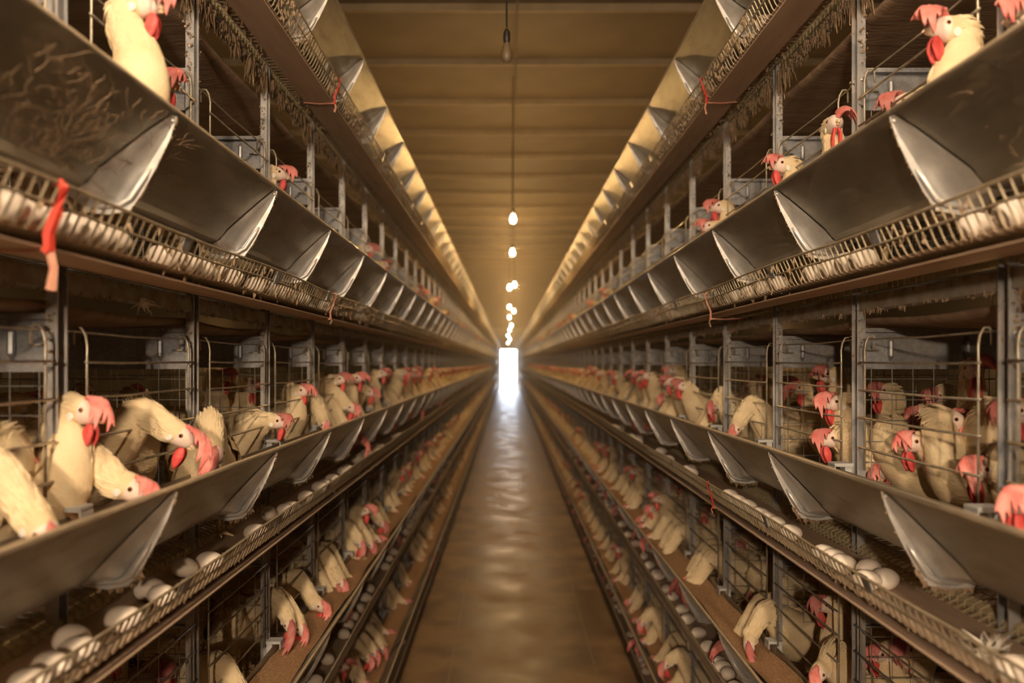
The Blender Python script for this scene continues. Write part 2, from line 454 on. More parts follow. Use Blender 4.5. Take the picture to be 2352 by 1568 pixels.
# -- feed troughs
OUT = [(0.5485,-0.210),(0.572,-0.239),(0.604,-0.277),(0.636,-0.316),(0.650,-0.334),(0.660,-0.3435),(0.672,-0.3480)]
INN = [(0.705,-0.3480),(0.718,-0.342),(0.724,-0.328),(0.7275,-0.258)]
def offset(prof, d):
    r = []
    for i, (u, z) in enumerate(prof):
        a = prof[max(0,i-1)]; b = prof[min(len(prof)-1,i+1)]
        du, dz = b[0]-a[0], b[1]-a[1]; l = math.hypot(du,dz)
        r.append((u - dz/l*d*-1*-1, z + du/l*d))
    return r
shell = OUT + INN
TH = 0.0022
inner = [(u + (0.0018 if i < 7 else -0.0018), z + 0.0022) for i, (u, z) in enumerate(shell)]
lip = [(0.5520,-0.2105),(0.5560,-0.2065),(0.5550,-0.2025),(0.5500,-0.2010),(0.5455,-0.2035),(0.5450,-0.2080)]
TPROF = shell + [(0.7265,-0.2555),(0.731,-0.2545),(0.7315,-0.262),(0.7255,-0.262)][:1] + inner[::-1] + lip
FIN_IN = [(0.5495,-0.2130),(0.572,-0.2405),(0.604,-0.2785),(0.636,-0.3175),(0.655,-0.340),(0.672,-0.3495),(0.705,-0.3495)]
FIN_OUT = [(0.5480,-0.2150),(0.560,-0.252),(0.582,-0.298),(0.607,-0.343),(0.626,-0.369),(0.662,-0.3755),(0.704,-0.371)]
troughs = {}
for side in (-1, 1):
    for t in range(5):
        ox, oz = UX(side,0.64,t), ZW(t,0)
        tr = thing('feed_trough', 'long galvanised feed trough on the %s tier of the %s row' % (TNAME[t], SIDE[side]), 'trough', (ox,0,oz))
        troughs[(side,t)] = tr
        def mp(u, y, z, side=side, t=t, ox=ox): return (UX(side,u,t)-ox, y, z)
        m = MB(); m.prism(TPROF, 0.0, L-0.0015, mp)
        sec = m.mesh('trough_section', M_TROUGH)
        # bracket: fin + flared skirt
        b = MB()
        n = len(b.v)
        for y in (0.0, 0.002):
            b.v += [mp(u,y,z) for u,z in FIN_IN] + [mp(u,y,z) for u,z in FIN_OUT]
        q = len(FIN_IN)
        for i in range(q-1):
            b.face(n+i, n+i+1, n+q+i+1, n+q+i)
            b.face(n+2*q+i, n+3*q+i, n+3*q+i+1, n+2*q+i+1)
            b.face(n+q+i, n+q+i+1, n+3*q+i+1, n+3*q+i)
        rows = []
        for w_ in range(7):
            s_ = w_/6.0; k_ = (1-s_)**2.4*0.55
            rows.append([mp(FIN_IN[i][0]*(1-k_)+FIN_OUT[i][0]*k_, -0.075*s_*(0.15+0.85*min(1,i/3.0)), FIN_IN[i][1]*(1-k_)+FIN_OUT[i][1]*k_-0.0012) for i in range(q)])
        b.grid(rows)
        fin = b.mesh('joint_bracket', M_BRACKET)
        rb = MB()
        rb.tube([mp(0.590,-0.001,-0.300), mp(0.600,-0.0045,-0.316), mp(0.622,-0.0045,-0.350), mp(0.640,-0.0045,-0.3605), mp(0.672,-0.0045,-0.3635), mp(0.690,0.0,-0.362)],
                [0.002,0.0052,0.0052,0.005,0.0045,0.002], 8)
        rib = rb.mesh('pressed_rib', M_BRACKET, True)
        rb = MB(); rb.ball(mp(0.5535,-0.003,-0.2215), 0.0032, 8, 5); riv = rb.mesh('rivet', M_BRACKET, True)
        rb = MB(); rpts = []
        for j in range(2*NB+1):
            y = Y0+j*L/2
            rpts.append(mp(0.5500+0.0012*noise.noise(Vector((y*2.1,t,side))), y, -0.2055+0.0022*noise.noise(Vector((y*1.3,t*3,side*2)))))
        rb.tube(rpts, 0.0050, 8); rb.build('rolled_rim', M_RIM, tr, True)
        dm = MB()
        for i in range(60):
            f_ = R.random()*5.999; i0 = int(f_); g = f_-i0
            u = FIN_OUT[i0][0]*(1-g)+FIN_OUT[min(6,i0+1)][0]*g; z = FIN_OUT[i0][1]*(1-g)+FIN_OUT[min(6,i0+1)][1]*g
            if i0 >= 3 and t != 3: flake(dm, mp(u, R.uniform(-.002,.004), z), (R.uniform(-.3,.3),0,-1), R.uniform(.003,.012), R.uniform(.0015,.0035))
            else: lump(dm, mp(u-0.001, R.uniform(-.001,.003), z), R.uniform(.001,.0026))
        dst = dm.mesh('dust_fringe', M_DUST)
        nn = 30 if t else 20
        far = MB(); far_b = MB()
        far.prism(TPROF, YK[nn], YK[NB], mp)
        for i in range(NB):
            if i < nn:
                link('trough_section', sec, tr, (0, YK[i], 0))
                o = link('joint_bracket', fin, tr, (0, YK[i], 0))
                if i < 14:
                    link('pressed_rib', rib, o); link('rivet', riv, o); stuff(link('dust_fringe', dst, o))
            else:
                y = YK[i]; n = len(far_b.v)
                far_b.v += [mp(*p) for p in [(0.549,y,-0.213),(0.655,y,-0.340),(0.704,y,-0.35),(0.704,y,-0.371),(0.626,y,-0.369),(0.582,y,-0.298)]]
                far_b.face(n,n+1,n+2,n+3,n+4,n+5)
        stuff(far.build('trough_section', M_TROUGH, tr)); stuff(far_b.build('joint_bracket', M_BRACKET, tr))
        # clip that ties the inner lip to each post
        c = MB(); c.box(*[tuple(f(a,b_) for a,b_ in zip(mp(0.728,-0.006,-0.285),mp(0.744,0.022,-0.240))) for f in (min,max)])
        c.box(*[tuple(f(a,b_) for a,b_ in zip(mp(0.700,-0.012,-0.246),mp(0.745,0.026,-0.238))) for f in (min,max)])
        c.box(*[tuple(f(a,b_) for a,b_ in zip(mp(0.700,-0.012,-0.262),mp(0.703,0.026,-0.242))) for f in (min,max)])
        cm = c.mesh('post_clip', M_CLIP)
        if t < 4:
            for i in range(16): link('post_clip', cm, tr, (0, YK[i], 0))
        # feed
        if t < 3:
            zt = -0.276 if t < 2 else -0.312
            rows = []
            ny = 340; ya, yb = YK[2], 34.0
            for j in range(ny):
                y = ya + (yb-ya)*(j/(ny-1))**1.7
                ulo, uhi = 0.606 + (-0.272-zt)*0.82 + 0.004, 0.7215
                rows.append([mp(ulo+(uhi-ulo)*i/7.0, y, zt + 0.022*(noise.noise(Vector((i*0.3+t*7, y*3.1, side*5)))) - 0.010*math.sin(math.pi*i/7.0) + 0.006*noise.noise(Vector((i*0.9, y*14, side)))) for i in range(8)])
            m = MB(); m.grid(rows)
            o = m.build('feed', M_FEED, None, True); o.location = (ox,0,oz)
            tag(o, 'brown ground feed lying in the %s trough of the %s row' % (TNAME[t], SIDE[side]), 'feed', None, 'stuff')

# -- egg guards (wire fence whose bars bend under as the roll-out floor) and egg belts
FT, FM, FB = (0.582,-0.390), (0.594,-0.417), (0.6065,-0.4445)
SP = L/23.0
for side in (-1, 1):
    for t in range(5):
        ox, oz = UX(side,0.60,t), ZW(t,0)+RZ3.get((side,t),0)
        g = thing('egg_guard', 'dusty wire egg guard fence under the %s trough of the %s row' % (TNAME[t], SIDE[side]), 'fence', (ox,0,oz))
        def mp(u, y, z, side=side, t=t, ox=ox): return (UX(side,u,t)-ox, y, z)
        def rail(uz, r, name):
            m = MB(); pts = []
            for i in range(0, 2*NB+1):
                y = Y0 + i*L/2
                if y < YK[1]: continue
                sag = 0.0035*math.sin(i*math.pi/2+0.6)+0.003*noise.noise(Vector((y*0.9,side*3,t*5)))
                pts.append(mp(uz[0], y, uz[1]+sag))
            m.tube(pts, r, 6); m.build(name, M_WIRE, g)
        rail((FT[0]-0.001,FT[1]), 0.0027, 'top_rail'); rail((FM[0]-0.003,FM[1]), 0.0022, 'middle_rail')
        rail((0.735,-0.4520), 0.002, 'floor_crossbar')
        rail((0.766,-0.4405), 0.002, 'floor_crossbar')
        
        path = [FT, FM, (0.6045,-0.441), (0.609,-0.448), (0.617,-0.4508), (0.740,-0.4490), (0.80,-0.424)]
        m = MB(); m.tube([mp(u,0,z) for u,z in path], 0.0019, 5); bar = m.mesh('bar', M_WIRE)
        far = MB(); nbar = 0
        i = 0; y = YK[1]+SP*0.5
        maxy = YK[NB] if t else 20
        indiv = 122 if t in (1,2,3) else (70 if t == 4 else 0)
        while y < maxy:
            vis = (1750*0.58/y < 1360)
            if vis and nbar < indiv:
                link('bar', bar, g, (R.uniform(-.0008,.0008), y, 0)); nbar += 1
            else:
                if y < 9: far.tube([mp(u,y,z) for u,z in path], 0.0019, 4, False)
                elif y < 24: far.tube([mp(u,y,z) for u,z in (path[0],path[3],path[6])], 0.0019, 3, False)
                else:
                    far.tube([mp(u,y,z) for u,z in (path[0],path[3],path[6])], 0.0022, 3, False); y += SP
            y += SP; i += 1
        stuff(far.build('bar', M_WIRE, g))
        # joining plates, one to a bay, just before each post line
        c = MB(); c.prism([(FT[0]-0.003,FT[1]+0.002),(FM[0]-0.004,FM[1]-0.003),(FM[0]-0.001,FM[1]-0.003),(FT[0],FT[1]+0.002)], -0.014, 0.014, mp)
        cm = c.mesh('joining_plate', M_SHEET)
        for j in range(1, 22 if t else 4): link('joining_plate', cm, g, (0, YK[j]+0.235*L if side < 0 else YK[j]+0.24*L, 0))
        # dust hanging in the wires
        dm = MB(); nd = {3:640, 4:1900, 2:200, 1:100, 0:0}[t]
        for q in range(nd):
            y = YK[1]+(abs(R.gauss(0,1))*4.0+R.random()*2.0)
            dens = noise.noise(Vector((y*2.3, side*9, t*3)))
            if dens < -0.15: continue
            if t >= 3:
                if R.random() < .55:
                    s_ = R.random(); p = mp(FT[0]+(FB[0]-FT[0])*s_-.001, round((y-YK[1]-SP*.5)/SP)*SP+YK[1]+SP*.5+R.uniform(-.003,.003), FT[1]+(FB[1]-FT[1])*s_)
                    flake(dm, p, (0,0,-1), R.uniform(.006,.02), R.uniform(.0018,.0042))
                else:
                    flake(dm, mp(R.uniform(.61,.74), y, -0.4515), (R.uniform(-.3,.3),R.uniform(-.5,.5),-1), R.uniform(.004,.016), R.uniform(.002,.0045))
            else:
                flake(dm, mp(FB[0]-.001+R.uniform(0,.01), y, FB[1]-.002), (0,0,-1), R.uniform(.003,.010), R.uniform(.001,.003))
        if nd: stuff(dm.build('dust_fringe', M_DUST, g))
        # egg belt
        bt = thing('egg_belt', 'brown egg collecting belt on the %s tier of the %s row' % (TNAME[t], SIDE[side]), 'belt', (ox,0,oz))
        for nm, (ua, za), (ub, zb), zz in (('upper_run',(0.610,-0.4465),(0.738,-0.4440),0.0), ('return_run',(0.602,-0.4690),(0.700,-0.4655),0.0)):
            rows = []
            for j in range(0, 130):
                y = YK[1] + (YK[NB]-YK[1])*(j/129.0)**1.8
                s_ = 0.0016*noise.noise(Vector((y*1.7, t, side*2)))
                rows.append([mp(ua,y,za+s_), mp(ua+0.001,y,za+s_-0.003), mp((ua+ub)/2,y,(za+zb)/2-0.0045+s_), mp(ub-0.001,y,zb+s_-0.003), mp(ub,y,zb+s_), mp((ua+ub)/2,y,(za+zb)/2-0.0015+s_)])
            m = MB(); m.grid(rows, closed_u=True); m.build(nm, M_BELT, bt)

# -- manure belts (brown sheets over the cages)
for side in (-1, 1):
    for t in range(4):
        ox, oz = UX(side,0.75), ZW(t,0)
        def mp(u, y, z, side=side, ox=ox): return (UX(side,u)-ox, y, z)
        zt = 0.0 if t < 3 else 0.10
        rows = []
        for j in range(200):
            y = YK[0] + (YK[NB]-YK[0])*(j/199.0)**1.8
            ph = ((y-Y0)/L) % 1.0
            sag = -0.010*math.sin(math.pi*ph)
            rows.append([mp(u, y, z+zt+sag*(1 if u < 1.3 else .2)+0.004*noise.noise(Vector((u*9,y*2,t)))) for u, z in ((0.768,0.105),(0.770,0.096),(0.790,0.088),(0.95,0.084),(1.15,0.083),(1.40,0.086),(1.40,0.09),(1.0,0.088),(0.79,0.093))])
        m = MB(); m.grid(rows, closed_u=True)
        o = m.build('manure_belt', M_MANURE, None, True); o.location = (ox,0,oz)
        tag(o, 'sagging brown dirt belt above the %s tier cages of the %s row' % (TNAME[t], SIDE[side]), 'belt')

# -- cages
GZ = [0.0, -0.063, -0.131, -0.197]
def cage_parts(side):
    ox = UX(side,0.742)
    def mp(u, y, z): return (UX(side,u)-ox, y, z)
    P = {}
    a, b = 0.075, L-0.045
    for i, z in enumerate(GZ):
        m = MB(); m.tube([mp(0.7405,a-0.012,z), mp(0.7400,a,z-.0005), mp(0.7405,L*.35,z-0.002), mp(0.7400,L*.7,z-0.001), mp(0.7405,b+0.02,z)], 0.0027, 6)
        P['h%d' % i] = m.mesh('cross_bar', M_BAR, True)
    for nm, y in (('v0',a),('v1',b)):
        m = MB(); m.tube([mp(0.7440,y,-0.250), mp(0.7445,y,0.0), mp(0.7440,y,0.030), mp(0.7470,y,0.048), mp(0.754,y,0.0605), mp(0.763,y,0.062), mp(0.7675,y,0.056), mp(0.768,y,0.03)], 0.0026, 6)
        P[nm] = m.mesh('end_bar', M_BAR, True)
    m = MB(); m.tube([mp(0.760,0.02,0.055), mp(0.760,L*.5,0.051), mp(0.760,L,0.055)], 0.0022, 5)
    P['top'] = m.mesh('hanging_wire', M_BAR)
    # partition: pressed sheet on top of a wire grid, across the far end of the cage
    m = MB()
    m.prism([(0.766,-0.013),(1.34,-0.013),(1.34,0.072),(0.766,0.072)], 0.010, 0.0115, mp)
    m.prism([(0.766,0.072),(1.34,0.072),(1.34,0.082),(0.766,0.082)], -0.006, 0.0115, mp)
    m.prism([(0.766,-0.016),(1.34,-0.016),(1.34,-0.011),(0.766,-0.011)], 0.004, 0.0115, mp)
    for u0 in (0.835, 1.02, 1.20):
        m.tube([mp(u0,0.009,0.004), mp(u0,0.005,0.016), mp(u0,0.005,0.050), mp(u0,0.009,0.062)], [0.002,0.007,0.007,0.002], 8)
    m.tube([mp(0.90,0.0115,0.0), mp(0.90,0.0085,0.0)], 0.009, 12)
    P['sheet'] = m.mesh('partition_sheet', M_SHEET)
    m = MB(); m.tube([mp(0.772,0.0,0.030), mp(0.79,-0.002,0.029), mp(0.806,0.006,0.030)], 0.002, 5)
    P['hook'] = m.mesh('hook', M_BAR)
    m = MB()
    for i in range(12):
        u = 0.79+i*0.05; m.tube([mp(u,0.009,-0.014), mp(u,0.009,-0.405)], 0.0012, 4, False)
    for i in range(8):
        z = -0.04-i*0.05; m.tube([mp(0.766,0.011,z), mp(1.34,0.011,z)], 0.0012, 4, False)
    P['grid'] = m.mesh('partition_grid', M_GRID)
    m = MB()
    for i in range(12):
        y = 0.02+i*SP*2; m.tube([mp(0.80,y,-0.4255), mp(1.36,y,-0.392)], 0.0016, 3, False)
    for i in range(8):
        u = 0.80+i*0.08; m.tube([mp(u,0,-0.428+(u-.8)*0.06), mp(u,L,-0.428+(u-.8)*0.06)], 0.0016, 3, False)
    P['floor'] = m.mesh('floor_grid', M_GRID)
    m = MB()
    for i in range(7):
        y = 0.04+i*0.08; m.tube([mp(1.345,y,0.06), mp(1.345,y,-0.39)], 0.0014, 3, False)
    for i in range(6):
        m.tube([mp(1.347,0,0.03-i*.08), mp(1.347,L,0.03-i*.08)], 0.0014, 3, False)
    P['back'] = m.mesh('back_grid', M_GRID)
    return P, ox
far_counts = 0
for side in (-1, 1):
    P, ox = cage_parts(side)
    gm = {}
    for t in range(4):
        for i in range(NEAR):
            if t < 2 and i < 2: continue
            lab = 'wire hen cage in the %s row, %s tier, %s bay of the row' % (SIDE[side], TNAME[t], ords[max(0,i-1)] if i else 'backmost')
            cg = thing('hen_cage', lab, 'cage', (ox, YK[i]+0.015, ZW(t,0)), 0, 'hen cages of the %s row' % SIDE[side])
            jit = R.uniform(-.012,.012)
            if i < 14:
                for q in range(4): link('cross_bar', P['h%d' % q], cg, (0,jit,R.uniform(-.003,.003)))
                link('end_bar', P['v0'], cg, (0,jit,0)); link('end_bar', P['v1'], cg, (0,jit,0))
                link('hanging_wire', P['top'], cg)
                sh = link('partition_sheet', P['sheet'], cg, (0, L, 0))
                if i < 8: link('hook', P['hook'], sh)
                link('partition_grid', P['grid'], cg, (0, L, 0)); link('floor_grid', P['floor'], cg)
                link('back_grid', P['back'], cg)
            else:
                if 'm' not in gm:
                    a = MB()
                    for key in ('h0','h1','h2','h3','v0','v1','top'):
                        me = P[key]; n = len(a.v)
                        a.v += [tuple(v.co) for v in me.vertices]
                        for f in me.polygons: a.face(*[n+q for q in f.vertices])
                    gm['m'] = a.mesh('front_grille', M_BAR)
                link('front_grille', gm['m'], cg); link('partition_sheet', P['sheet'], cg, (0,L,0)); link('partition_grid', P['grid'], cg, (0,L,0))
    # the rest of the row
    fm = MB(); fs = MB()
    for t in range(4):
        for i in range(NEAR, NB):
            y = YK[i]+0.015; z0 = ZW(t,0)
            for z in GZ: fm.tube([(UX(side,.7405),y+.07,z0+z),(UX(side,.7405),y+L-.03,z0+z)], 0.003, 3, False)
            for yy in (0.075, L-.045): fm.tube([(UX(side,.744),y+yy,z0-.25),(UX(side,.744),y+yy,z0+.06)], 0.003, 3, False)
            fs.prism([(0.766,-0.013),(1.34,-0.013),(1.34,0.082),(0.766,0.082)], y+L+.010, y+L+.0115, lambda u,yy,z: (UX(side,u),yy,z0+z))
    o = tag(fm.build('cage_front', M_BAR), 'blurred wire cage fronts at the far end of the %s row' % SIDE[side], 'cage', None, 'stuff')
    o = tag(fs.build('cage_partition', M_SHEET), 'blurred sheet partitions at the far end of the %s row' % SIDE[side], 'cage', None, 'stuff')

# ------------------------------------------------------------------ hens
def catmull(P, n):
    out = []
    for i in range(len(P)-1):
        p0, p1, p2, p3 = P[max(0,i-1)], P[i], P[i+1], P[min(len(P)-1,i+2)]
        for j in range(n):
            t = j/n
            out.append([0.5*((2*b)+(-a+c)*t+(2*a-5*b+4*c-d)*t*t+(-a+3*b-3*c+d)*t**3) for a,b,c,d in zip(p0,p1,p2,p3)])
    out.append(list(P[-1]))
    return out

def hen_meshes(H, hy, hp, bz=0.175, blen=1.0, body_yaw=0.0, seed=0, detail=2, droop=0.9, fwd=0.6, dside=1, csize=1.0, roll=0.0, tail=1.0, neckup=0.0, back=0.0):
    """hen standing at the origin facing +x; H head centre (local), hy/hp head yaw/pitch (deg, local)"""
    r = random.Random(seed)
    H = Vector(H)
    hd = Vector((math.cos(math.radians(hy))*math.cos(math.radians(hp)), math.sin(math.radians(hy))*math.cos(math.radians(hp)), math.sin(math.radians(hp))))
    hl = Vector((-math.sin(math.radians(hy)), math.cos(math.radians(hy)), 0))
    hu = hd.cross(hl)
    if roll:
        q = Matrix.Rotation(math.radians(roll), 3, hd); hl = q @ hl; hu = q @ hu
    C = Vector((0,0,bz))
    f = Vector((1,0,0)); up = Vector((0,0,1))
    nb = C + f*0.105 + up*0.045
    hb = H - hd*0.030 - hu*0.004
    dn = (hb-nb)
    mid1 = nb + dn*0.33 + up*(0.012+neckup) + f*0.012
    mid2 = nb + dn*0.68 + up*(0.010+neckup*0.9) - hd*0.004
    # (x,y,z, rl, rn, lateral blend)
    S = [(C - f*0.185*blen + up*(0.050*tail), .006,.010, 0), (C - f*0.150*blen + up*0.032*tail, .034,.040,0), (C - f*0.095*blen + up*0.004, .064,.072,0),
         (C - f*0.020 - up*.004, .079,.086,0), (C + f*0.055 + up*0.002, .073,.082,.05), (nb, .050,.058,.15), (mid1, .036,.041,.45), (mid2, .0275,.032,.8),
         (hb, .0222,.0262,1), (H - hd*0.010, .0208,.0245,1), (H + hd*0.010, .0180,.0205,1), (H + hd*0.024 - hu*.002, .0120,.0135,1), (H + hd*0.030 - hu*.003, .004,.005,1)]
    nseg = 5 if detail >= 2 else (3 if detail == 1 else 2)
    nr = 20 if detail >= 2 else (12 if detail == 1 else 8)
    Q = catmull([[p.x,p.y,p.z,a,b,l] for p,a,b,l in S], nseg)
    if detail == 0: Q = Q[::1]
    rows = []; info = []
    for i, q in enumerate(Q):
        p = Vector(q[:3]); a = Vector(Q[max(0,i-1)][:3]); c = Vector(Q[min(len(Q)-1,i+1)][:3])
        tg = (c-a).normalized()
        lat = (Vector((0,1,0))*(1-q[5]) + hl*q[5]); lat = (lat - tg*lat.dot(tg)).normalized()
        nm = tg.cross(lat)
        s_ = i/(len(Q)-1)
        row = []
        for j in range(nr):
            th = 2*math.pi*(j+0.5*(i % 2)*0)/nr
            k = 1.0
            if s_ < 0.62 and detail:
                k += 0.045*noise.noise(Vector((p.x*22+seed, math.cos(th)*1.6, math.sin(th)*1.6)))
                k += 0.02*noise.noise(Vector((p.x*60+seed, math.cos(th)*4, math.sin(th)*4)))
            row.append(p + lat*math.cos(th)*max(q[3],.003)*k + nm*math.sin(th)*max(q[4],.003)*k)
        rows.append(row); info.append((p, tg, lat, nm, q[3], q[4]))
    B = MB()
    nface = int(len(Q)*0.775)
    B.grid(rows[:nface+1], closed_u=True, flip=True)
    B.mi = 1
    B.grid(rows[nface:], closed_u=True, flip=True)
    B.mi = 0
    B.face(*range(nr))
    out = {}
    out['body'] = B
    # plumage blades
    if detail >= 2:
        pl = MB()
        def blade(pos, dr, n_, sd, ln, wd, lift):
            a0 = pos - n_*0.0015 - dr*0.004; b0 = pos + dr*ln*.55 + n_*lift; c0 = pos + dr*ln + n_*lift*.2
            n = len(pl.v)
            pl.v += [a0+sd*wd*.5, a0-sd*wd*.5, b0+sd*wd-n_*.001, b0-sd*wd-n_*.001, c0+sd*wd*.3, c0-sd*wd*.3, b0+n_*.0012]
            pl.face(n,n+1,n+6); pl.face(n,n+6,n+2); pl.face(n+1,n+3,n+6); pl.face(n+2,n+6,n+4); pl.face(n+6,n+3,n+5); pl.face(n+4,n+6,n+5)
        nq = len(rows)
        for q in range(1050):
            neck = q >= 520
            i = int(nq*(r.uniform(.40,.74) if neck else r.uniform(.02,.46)))
            i = max(1, min(nq-2, i)); ff = r.random()
            th = r.uniform(0, 2*math.pi)
            p, tg, lat, nm, rl, rn = info[i]
            p2, _, _, _, rl2, rn2 = info[i+1]
            p = p.lerp(p2, ff); rl = rl+(rl2-rl)*ff; rn = rn+(rn2-rn)*ff
            n_ = (lat*math.cos(th)/max(rl,.004) + nm*math.sin(th)/max(rn,.004)).normalized()
            pos = p + lat*math.cos(th)*rl + nm*math.sin(th)*rn
            sd = tg.cross(n_).normalized()
            if neck: blade(pos, (-tg + sd*r.uniform(-.18,.18) + n_*r.uniform(.01,.06)).normalized(), n_, sd, r.uniform(.018,.034), r.uniform(.0018,.0034), .0008)
            else: blade(pos, (-tg + sd*r.uniform(-.25,.25) + n_*r.uniform(-.05,.05)).normalized(), n_, sd, r.uniform(.018,.034), r.uniform(.005,.009), .0012)
        for sgn in (1,-1):
            for q in range(150):
                s_ = r.random(); x = 0.075-0.235*s_; v_ = r.uniform(-1,1)
                hh = 0.050*math.sin(math.pi*min(1,0.12+s_*0.9))**.7*(1-.35*s_)
                yy = sgn*(0.066+0.016*math.sin(math.pi*(.15+.75*s_))-0.030*s_ + .009*math.cos(v_*1.5))
                big = s_ > .45
                n_ = Vector((0,sgn,.5*v_)).normalized(); dr = Vector((-1, sgn*r.uniform(-.16,.0), r.uniform(-.05,.18))).normalized()
                blade(Vector((x,yy,C.z+0.020+0.018*s_*tail+hh*v_*.95)), dr, n_, dr.cross(n_).normalized(), r.uniform(.05,.085) if big else r.uniform(.02,.035), r.uniform(.005,.008), .002)
        out['plumage'] = pl
    # wings: folded, layered blades
    for sgn in (1,-1):
        W = MB()
        rws = []
        for i in range(9):
            s_ = i/8.0; x = 0.075-0.235*s_
            hh = 0.050*math.sin(math.pi*min(1,0.12+s_*0.9))**.7*(1-.35*s_)
            zc = C.z+0.020+0.018*s_*tail
            yy = sgn*(0.066+0.016*math.sin(math.pi*(.15+.75*s_))-0.030*s_)
            rws.append([Vector((x,yy-sgn*.012,zc+hh)), Vector((x,yy+sgn*.004,zc+hh*.7)), Vector((x,yy+sgn*.009,zc)), Vector((x,yy+sgn*.004,zc-hh*.7)), Vector((x,yy-sgn*.012,zc-hh))])
        W.grid(rws)
        out['wing%d' % sgn] = W
    T = MB()
    for q in range(7 if detail else 4):
        a = (q-(3 if detail else 1.5))/3.0
        b0 = C - f*.165*blen + up*.045*tail; ex = b0 + Vector((-.060-.02*r.random(), a*.040, (.045*tail+.015*r.random()-abs(a)*.02)))
        sd = Vector((0.25*a,1,0.3)).normalized(); w0, w1 = .010, .015
        n = len(T.v); md = b0.lerp(ex,.6)+up*.006
        T.v += [b0-sd*w0, b0+sd*w0, md-sd*w1, md+sd*w1, ex-sd*w1*.4, ex+sd*w1*.4, md+Vector((-.003,0,.004))]
        T.face(n,n+1,n+6); T.face(n,n+6,n+2); T.face(n+1,n+3,n+6); T.face(n+2,n+6,n+4); T.face(n+6,n+3,n+5); T.face(n+4,n+6,n+5)
    out['tail'] = T
    # comb: floppy serrated blade
    cb = MB(); nu, nv = (25, 7) if detail >= 2 else ((13,4) if detail == 1 else (9,3))
    A, Bk = [], []
    cols = []
    angT = 2.05 + 0.45*droop; shear = 0.35 + 0.75*fwd
    for iu in range(nu):
        u = iu/(nu-1)
        s_ = 0.033 - 0.043*u
        base = H + hd*s_ + hu*(0.0160+0.006*math.sin(math.pi*min(1,u*1.1)) - (0.011*(1-u/.2) if u < .2 else 0))
        env = (math.sin(math.pi*(0.13+0.80*u)))**0.7
        saw = abs(((u*5.0+.5) % 1.0)-0.5)*2.0
        tot = 0.080*csize*env*(1.0 - 0.33*saw + 0.16*math.sin(u*9+seed))
        cur = base.copy(); col_ = []
        for iv in range(nv):
            v = iv/(nv-1)
            arc = tot*v/(0.074*csize)
            ang = 0.15 + angT*(min(arc,1.3)**0.62)*(1+0.08*math.sin(u*4+seed))
            d_ = hu*math.cos(ang) + hl*dside*(math.sin(ang)*.62 + 0.07*math.sin(u*6+seed)*v) + hd*shear*max(0.0, 1.25-1.15*arc)*(1.25-.7*u) + Vector((0,0,-0.85*arc))
            sn = (hl*math.cos(ang)*dside - hu*math.sin(ang)).normalized()
            if iv: cur = cur + d_.normalized()*tot/(nv-1)
            col_.append((cur.copy(), sn, 0.0050*(1-.62*v)*csize))
        cols.append(col_)
    for iv in range(nv):
        A.append([c_[iv][0] + c_[iv][1]*c_[iv][2] for c_ in cols])
        Bk.append([c_[iv][0] - c_[iv][1]*c_[iv][2] for c_ in cols])
    n0 = cb.grid(A); n1 = cb.grid(Bk, flip=True)
    for iu in range(nu-1):
        a0 = n0+(nv-1)*nu+iu; b0 = n1+(nv-1)*nu+iu
        cb.face(a0, a0+1, b0+1, b0)
    for iv in range(nv-1):
        cb.face(n0+iv*nu, n0+(iv+1)*nu, n1+(iv+1)*nu, n1+iv*nu)
        cb.face(n0+iv*nu+nu-1, n1+iv*nu+nu-1, n1+(iv+1)*nu+nu-1, n0+(iv+1)*nu+nu-1)
    out['comb'] = cb
    # wattles hang from the chin
    dn_ = (Vector((0,0,-1))*0.75 - hu*0.45 - hd*.05).normalized()
    for sgn in (1,-1):
        wt = MB(); q0 = H + hd*0.018 - hu*0.016 + hl*sgn*.005
        rws = []
        for i in range(8 if detail else 5):
            s_ = i/(7.0 if detail else 4.0)
            c0 = q0 + dn_*(0.045*min(csize,1.0)*s_) + hl*sgn*(.004*math.sin(s_*2.4)) - hd*.004*s_
            wd = 0.0110*min(csize,1.0)*(math.sin(math.pi*min(.97,(0.10+.84*s_**.8))))**.75; tk = .0042
            fx = (hd - dn_*hd.dot(dn_)).normalized()
            kk = 10 if detail else 6
            rws.append([c0 + fx*math.cos(2*math.pi*j/kk)*wd + hl*math.sin(2*math.pi*j/kk)*tk for j in range(kk)])
        wt.grid(rws, closed_u=True); kk = len(rws[0])
        wt.face(*[len(wt.v)-kk+j for j in range(kk)])
        out['wattle%d' % sgn] = wt
    bk = MB(); p0 = H + hd*0.024 - hu*0.003
    bk.tube([p0-hd*.004, p0+hd*.005, p0+hd*.012-hu*.002, p0+hd*.0175-hu*.006], [.0078,.0066,.0040,.0010], 8)
    bk.tube([p0-hu*.006-hd*.003, p0+hd*.006-hu*.0072, p0+hd*.012-hu*.0075], [.005,.0038,.001], 8)
    out['beak'] = bk
    for sgn in (1,-1):
        ey = MB(); c0 = H + hd*0.004 + hu*0.0045 + hl*sgn*0.0168
        Mx = Matrix((hd, hu, hl)).transposed()
        ey.ball(c0, (.0050,.0050,.0037), 10, 7, Mx); ey.mi = 1
        ey.ball(c0+hl*sgn*.0016, (.0034,.0034,.0027), 8, 6, Mx)
        out['eye%d' % sgn] = ey
        eb = MB(); eb.ball(H - hd*0.013 - hu*0.010 + hl*sgn*0.0188, (.0078,.0100,.0024), 10, 7, Mx)
        out['lobe%d' % sgn] = eb
        lg = MB(); fx = -0.01
        lg.tube([(fx,sgn*.04,C.z-.055),(fx-.008,sgn*.04,max(.03,C.z-.105)),(fx+.004,sgn*.04,.008)], [.016,.008,.006], 7)
